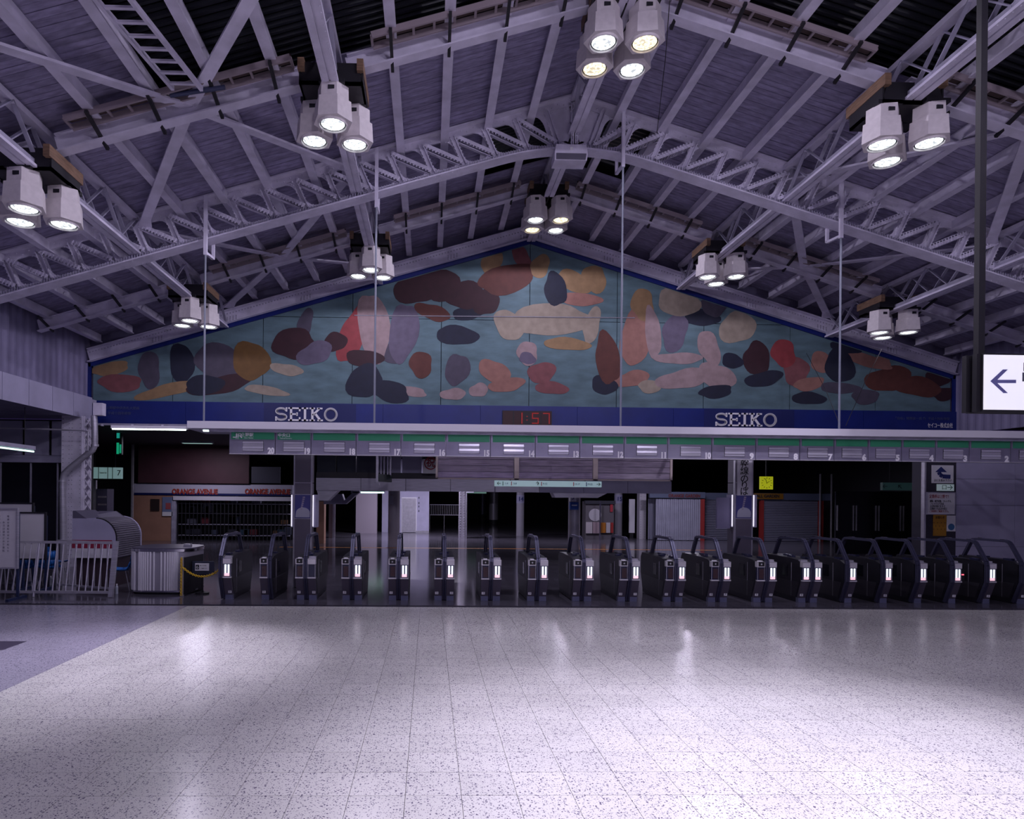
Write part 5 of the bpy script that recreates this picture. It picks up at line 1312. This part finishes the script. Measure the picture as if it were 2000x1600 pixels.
# roll-top kiosk
YKf, YKb = 15.2, 16.5
ka, kb = P(141, 1050, YKf).x, P(226, 1050, YKf).x
kz = lambda y_: P(180, y_, YKf).z
kk_ = T('roll_top_kiosk', 'violet-grey news kiosk with curved ribbed roll-top shutter', 'kiosk', ((ka + kb) / 2, YKf, 0))
zt, zm, zl = kz(1013), kz(1052), kz(1090)
xc = P(187, 1013, YKf).x
arc = [(xc + (kb - xc) * math.sin(t), zm + (zt - zm) * math.cos(t)) for t in [math.pi / 2 * k / 14 for k in range(15)]]
side = [(ka, zl)] + [(ka, zt)] + arc + [(kb, zl)]
MB().prism([(x, YKf, z) for x, z in side][::-1], (0, .03, 0)).build('side_wall', LAV, kk_)
MB().prism([(x, YKb, z) for x, z in side][::-1], (0, .03, 0)).build('side_wall', LAV, kk_)
MB().box(ka, xc, YKf + .03, YKb, zt - .03, zt).box(ka, ka + .03, YKf + .03, YKb, zl, zt).box(ka, kb, YKf + .03, YKb, zl, zl + .04).build('shell', LAVD, kk_)
MB().prism([(ka + .01, YKf + .15, zt), (xc + .1, YKb - .1, zt), (xc - .1, YKb - .1, zt + .14), (ka + .01, YKb - .1, zt + .14)], (0, .02, 0)).build('roof_box', mat('kiosk_top', (.10, .09, .14), .5), kk_)
MB().prism([(ka, YKf + .01, zt), (ka, YKf + .01, kz(998)), (ka + .06, YKf + .01, kz(998)), (P(168, 1012, YKf).x, YKf + .01, zt)][::-1], (0, .9, 0)).build('roof_wedge', MATS['kiosk_top'], kk_)
slp = arc + [(kb, zm - i * (zm - zl) / 9) for i in range(1, 10)]
SLT = mat('kiosk_slat', (.23, .21, .27), .4, .3)
tot = []
for (p_, q_) in zip(slp[:-1], slp[1:]):
    for f in (0,):
        A = (p_[0] + (q_[0] - p_[0]) * f, p_[1] + (q_[1] - p_[1]) * f); B = (p_[0] + (q_[0] - p_[0]) * (f + .72), p_[1] + (q_[1] - p_[1]) * (f + .72))
        MB().bar((A[0], (YKf + YKb) / 2, A[1]), (B[0], (YKf + YKb) / 2, B[1]), YKb - YKf - .06, .03, (0, 0, 1) if abs(B[0] - A[0]) > .01 else (1, 0, 0)).build('shutter_slat', SLT, kk_)
edge = MB()
for p_, q_ in zip(slp[:-1], slp[1:]): edge.bar((p_[0], YKb - .02, p_[1]), (q_[0], YKb - .02, q_[1]), .05, .05, (0, 1, 0))
edge.build('guide_track', LAV, kk_)
edge = MB()
for p_, q_ in zip(slp[:-1], slp[1:]): edge.bar((p_[0] + .005, YKf + .02, p_[1] + .005), (q_[0] + .005, YKf + .02, q_[1] + .005), .03, .03, (0, 1, 0))
edge.build('guide_track', IRON, kk_)
bx('red_band', mat('band_crimson', (.30, .02, .06), .5), kk_, ka, kb - .08, YKf - .012, YKf, kz(1071), kz(1055))
bx('lower_panel', WHITE, kk_, ka, kb - .08, YKf - .008, YKf, zl, kz(1071) - .005)
MB().box(ka + .05, kb - .05, YKf + .1, YKb - .1, 0, zl).build('plinth', mat('kiosk_plinth', (.05, .03, .045), .5), kk_)
# ribbed round counter
YCn = 14.1
ca, cb = P(263, 1110, YCn + .5).x, P(388, 1110, YCn + .5).x
cxn, rxn, ryn = (ca + cb) / 2, (cb - ca) / 2, .62
rc_ = T('ribbed_counter', 'rounded stainless attendant counter with vertical ribs', 'counter', (cxn, YCn + ryn, 0))
def sup(t, s_=1.0):
    c_, d_ = math.cos(t), math.sin(t); e = .62
    return (cxn + rxn * s_ * math.copysign(abs(c_) ** e, c_), YCn + ryn + ryn * s_ * math.copysign(abs(d_) ** e, d_))
def ring_prism(s_, z0_, z1_, n=64):
    m = MB(); m.prism([(*sup(2 * math.pi * k / n, s_), z0_) for k in range(n)], (0, 0, z1_ - z0_)); return m
ring_prism(.93, 0, .05).build('base', INK, rc_, True); ring_prism(.98, .05, .92).build('drum', mat('drum_steel', (.42, .40, .48), .36, .4), rc_, True)
ring_prism(1.0, .05, .085).build('foot_trim', CHROME, rc_, True); ring_prism(1.01, .90, .955).build('rim', CHROME, rc_, True); ring_prism(.985, .955, .975).build('top', mat('counter_top', (.10, .09, .14), .3), rc_, True)
for k in range(46):
    t = math.pi + .25 + k * (math.pi - .5) / 45
    x, y = sup(t, .985)
    if 12 <= k <= 14 or k > 30: continue
    MB().cyl((x, y, .085), (x, y, .90), .020, 8).build('rib', WHITE, rc_)
bx('gauge', STAIN, rc_, cxn + .35, cxn + .5, YCn + .5, YCn + .62, .97, 1.03)
# black swing gate with yellow chain
YX = 13.95
a, b = P(353, 1120, YX).x, P(396, 1120, YX + .9).x
sg = T('swing_gate', 'low black gate panel with steel edge beside the ribbed counter', 'gate', (a, YX, 0))
MB().prism([(a + .06, YX, .03), (b, YX + .85, .03), (b, YX + .85, .80), (a + .06, YX, .80)], (.02, .03, 0)).build('panel', IRON, sg)
bx('edge_post', STAIN, sg, a + .0, a + .06, YX - .03, YX + .03, 0, .82); bx('dark_box', GLASSD, sg, a + .10, a + .45, YX + .35, YX + .45, .38, .62)
# wheelchair notice
w0, w1, wz0, wz1 = pr(381, 1100.5, 408, 1115, YX + .3)
wn = T('wheelchair_notice', 'white notice with wheelchair symbol on a dark holder behind the yellow chain', 'notice', ((w0 + w1) / 2, YX + .3, wz0))
bx('holder', mat('holder_navy', (.025, .03, .06), .4), wn, w0 - .07, w1 + .10, YX + .32, YX + .36, wz0 - .07, wz1 + .04)
bx('sheet', PAPER, wn, w0, w1, YX + .30, YX + .32, wz0, wz1)
bx('symbol_field', INK, wn, w0 + .015, w0 + .085, YX + .296, YX + .30, wz0 + .03, wz1 - .03)
cw = Vector((w0 + .05, YX + .294, wz0 + .07)); m = MB()
for k in range(10):
    t0, t1 = math.radians(120 + 24 * k), math.radians(144 + 24 * k); m.add([(cw.x + r_ * math.cos(t), cw.y, cw.z + r_ * math.sin(t)) for t, r_ in ((t0, .024), (t1, .024), (t1, .018), (t0, .018))], [(0, 1, 2, 3)])
m.box(cw.x - .006, cw.x + .0, cw.y - .001, cw.y + .001, cw.z, cw.z + .035).box(cw.x - .006, cw.x + .02, cw.y - .001, cw.y + .001, cw.z - .002, cw.z + .004); m.build('symbol', LETTER, wn)
text('車イスの方', .028, (w0 + .17, YX + .298, wz1 - .05), INK, wn, ext=.001); text('ご利用下さい', .024, (w0 + .185, YX + .298, wz0 + .05), INK, wn, ext=.001)
MB().cyl(((w0 + w1) / 2, YX + .34, 0), ((w0 + w1) / 2, YX + .34, wz0), .02, 8).cyl(((w0 + w1) / 2, YX + .34, 0), ((w0 + w1) / 2, YX + .34, .03), .14, 16).build('stand', IRON, wn)
def chain(pts, name, label):
    m = MB(); L_ = 0
    for i, (p_, q_) in enumerate(zip(pts[:-1], pts[1:])):
        d = (q_ - p_).normalized(); c = (p_ + q_) / 2; s_ = d.cross(Vector((0, 1, 0))).normalized() if i % 2 else Vector((0, 1, 0)); hl = (q_ - p_).length * .68; hw = .019
        ring = [c + d * hl * math.cos(t) + s_ * hw * math.sin(t) for t in [2 * math.pi * k / 10 for k in range(11)]]
        m.tube(ring, .0075, 5)
    o = m.build(name, YELLOW); return tag(o, label, 'chain', kind=None)
pA_, pB_ = Vector((a + .06, YX - .05, .60)), Vector((P(430, 1108, YG).x, YG - .06, .60))
chain([Vector((pA_.x + (pB_.x - pA_.x) * t, pA_.y + (pB_.y - pA_.y) * t, .60 - .16 * (1 - (2 * t - 1) ** 2))) for t in [k / 26 for k in range(27)]], 'yellow_chain', 'yellow plastic chain sagging across the gap to the first gate')
chain([Vector((a + .03, YX - .055, .80 - .78 * k / 24)) for k in range(25)], 'yellow_chain', 'yellow plastic chain hanging straight down the steel gate post')
# small bottle by the barrier and a bottle behind it
for (px, py, Y, lb) in ((228, 1160, 14.0, 'small clear bottle standing by the barrier end post'), (99, 1140, 15.5, 'small clear bottle behind the barrier bars')):
    c = P(px, py, Z=0) if px > 200 else Vector((P(px, py, Y).x, Y, 0))
    o = T('bottle', lb, 'bottle', (c.x, c.y, 0), 'small bottles on the floor')
    MB().cyl((c.x, c.y, 0), (c.x, c.y, .14), .03, 12).cyl((c.x, c.y, .14), (c.x, c.y, .18), .03, 12, .012).build('body', mat('bottle_pale', (.4, .42, .5), .15), o, True); MB().cyl((c.x, c.y, .18), (c.x, c.y, .21), .014, 10).build('cap', LETTER, o)
# rear end of the hall, behind the camera
S(bx('wall_rear', LAVD, None, -17, 21, -9.2, -9, 0, 11.5))

# ceiling lamps of the passage behind the gates (above the duct casing)
for i, (x, y, e, lb) in enumerate(((-1.0, 33.0, 240, 'ceiling panel lamp of the passage before the mauve partition'), (1.2, 33.5, 200, 'ceiling panel lamp of the passage before the lift'), (6.5, 30.5, 110, 'ceiling panel lamp of the passage before the poster kiosk'), (11.5, 29.5, 110, 'ceiling panel lamp of the passage before the corner shutter'), (16.0, 29.5, 30, 'ceiling panel lamp of the passage near the yellow clock'), (-9.5, 27.5, 60, 'ceiling panel lamp of the passage before the orange-lettered shop'))):
    o = T('ceiling_lamp', lb, 'lamp', (x, y, 4.2), 'ceiling lamps of the passage')
    bx('case', STEELD, o, x - .62, x + .62, y - .16, y + .16, 4.18, 4.25); bx('diffuser', mat('diffuser_dim', (.5, .5, .5), .5, emit=(.5, .8, .75), es=.35), o, x - .58, x + .58, y - .12, y + .12, 4.165, 4.18)
    la = bpy.data.lights.new('panel_light', 'AREA'); la.shape = 'RECTANGLE'; la.size = 1.1; la.size_y = .22; la.energy = e; la.color = (.84, .78, 1.0)
    lo = bpy.data.objects.new('panel_light', la); COL.objects.link(lo); lo.parent = o; lo.location = (0, 0, -.05)

# thin cables
for pts, lb in (([P(1575, 690, 20.3), P(1612, 760, 17.5), P(1641, 832, 14.2)], 'thin black cable slanting from the gable to the canopy rod'), ([P(1722, 682, 17.5), P(1690, 745, 16.0), P(1652, 832, 14.2)], 'thin black cable slanting from the low lamp cluster to the canopy rod'),
                ([P(1308, 0, 10.0), P(1300, 110, 12.0), P(1283, 260, 14.1)], 'thin black cable hanging between the ridge lamp cluster and the truss')):
    tag(MB().tube(pts, .007, 5).build('cable', IRON), lb, 'cable')
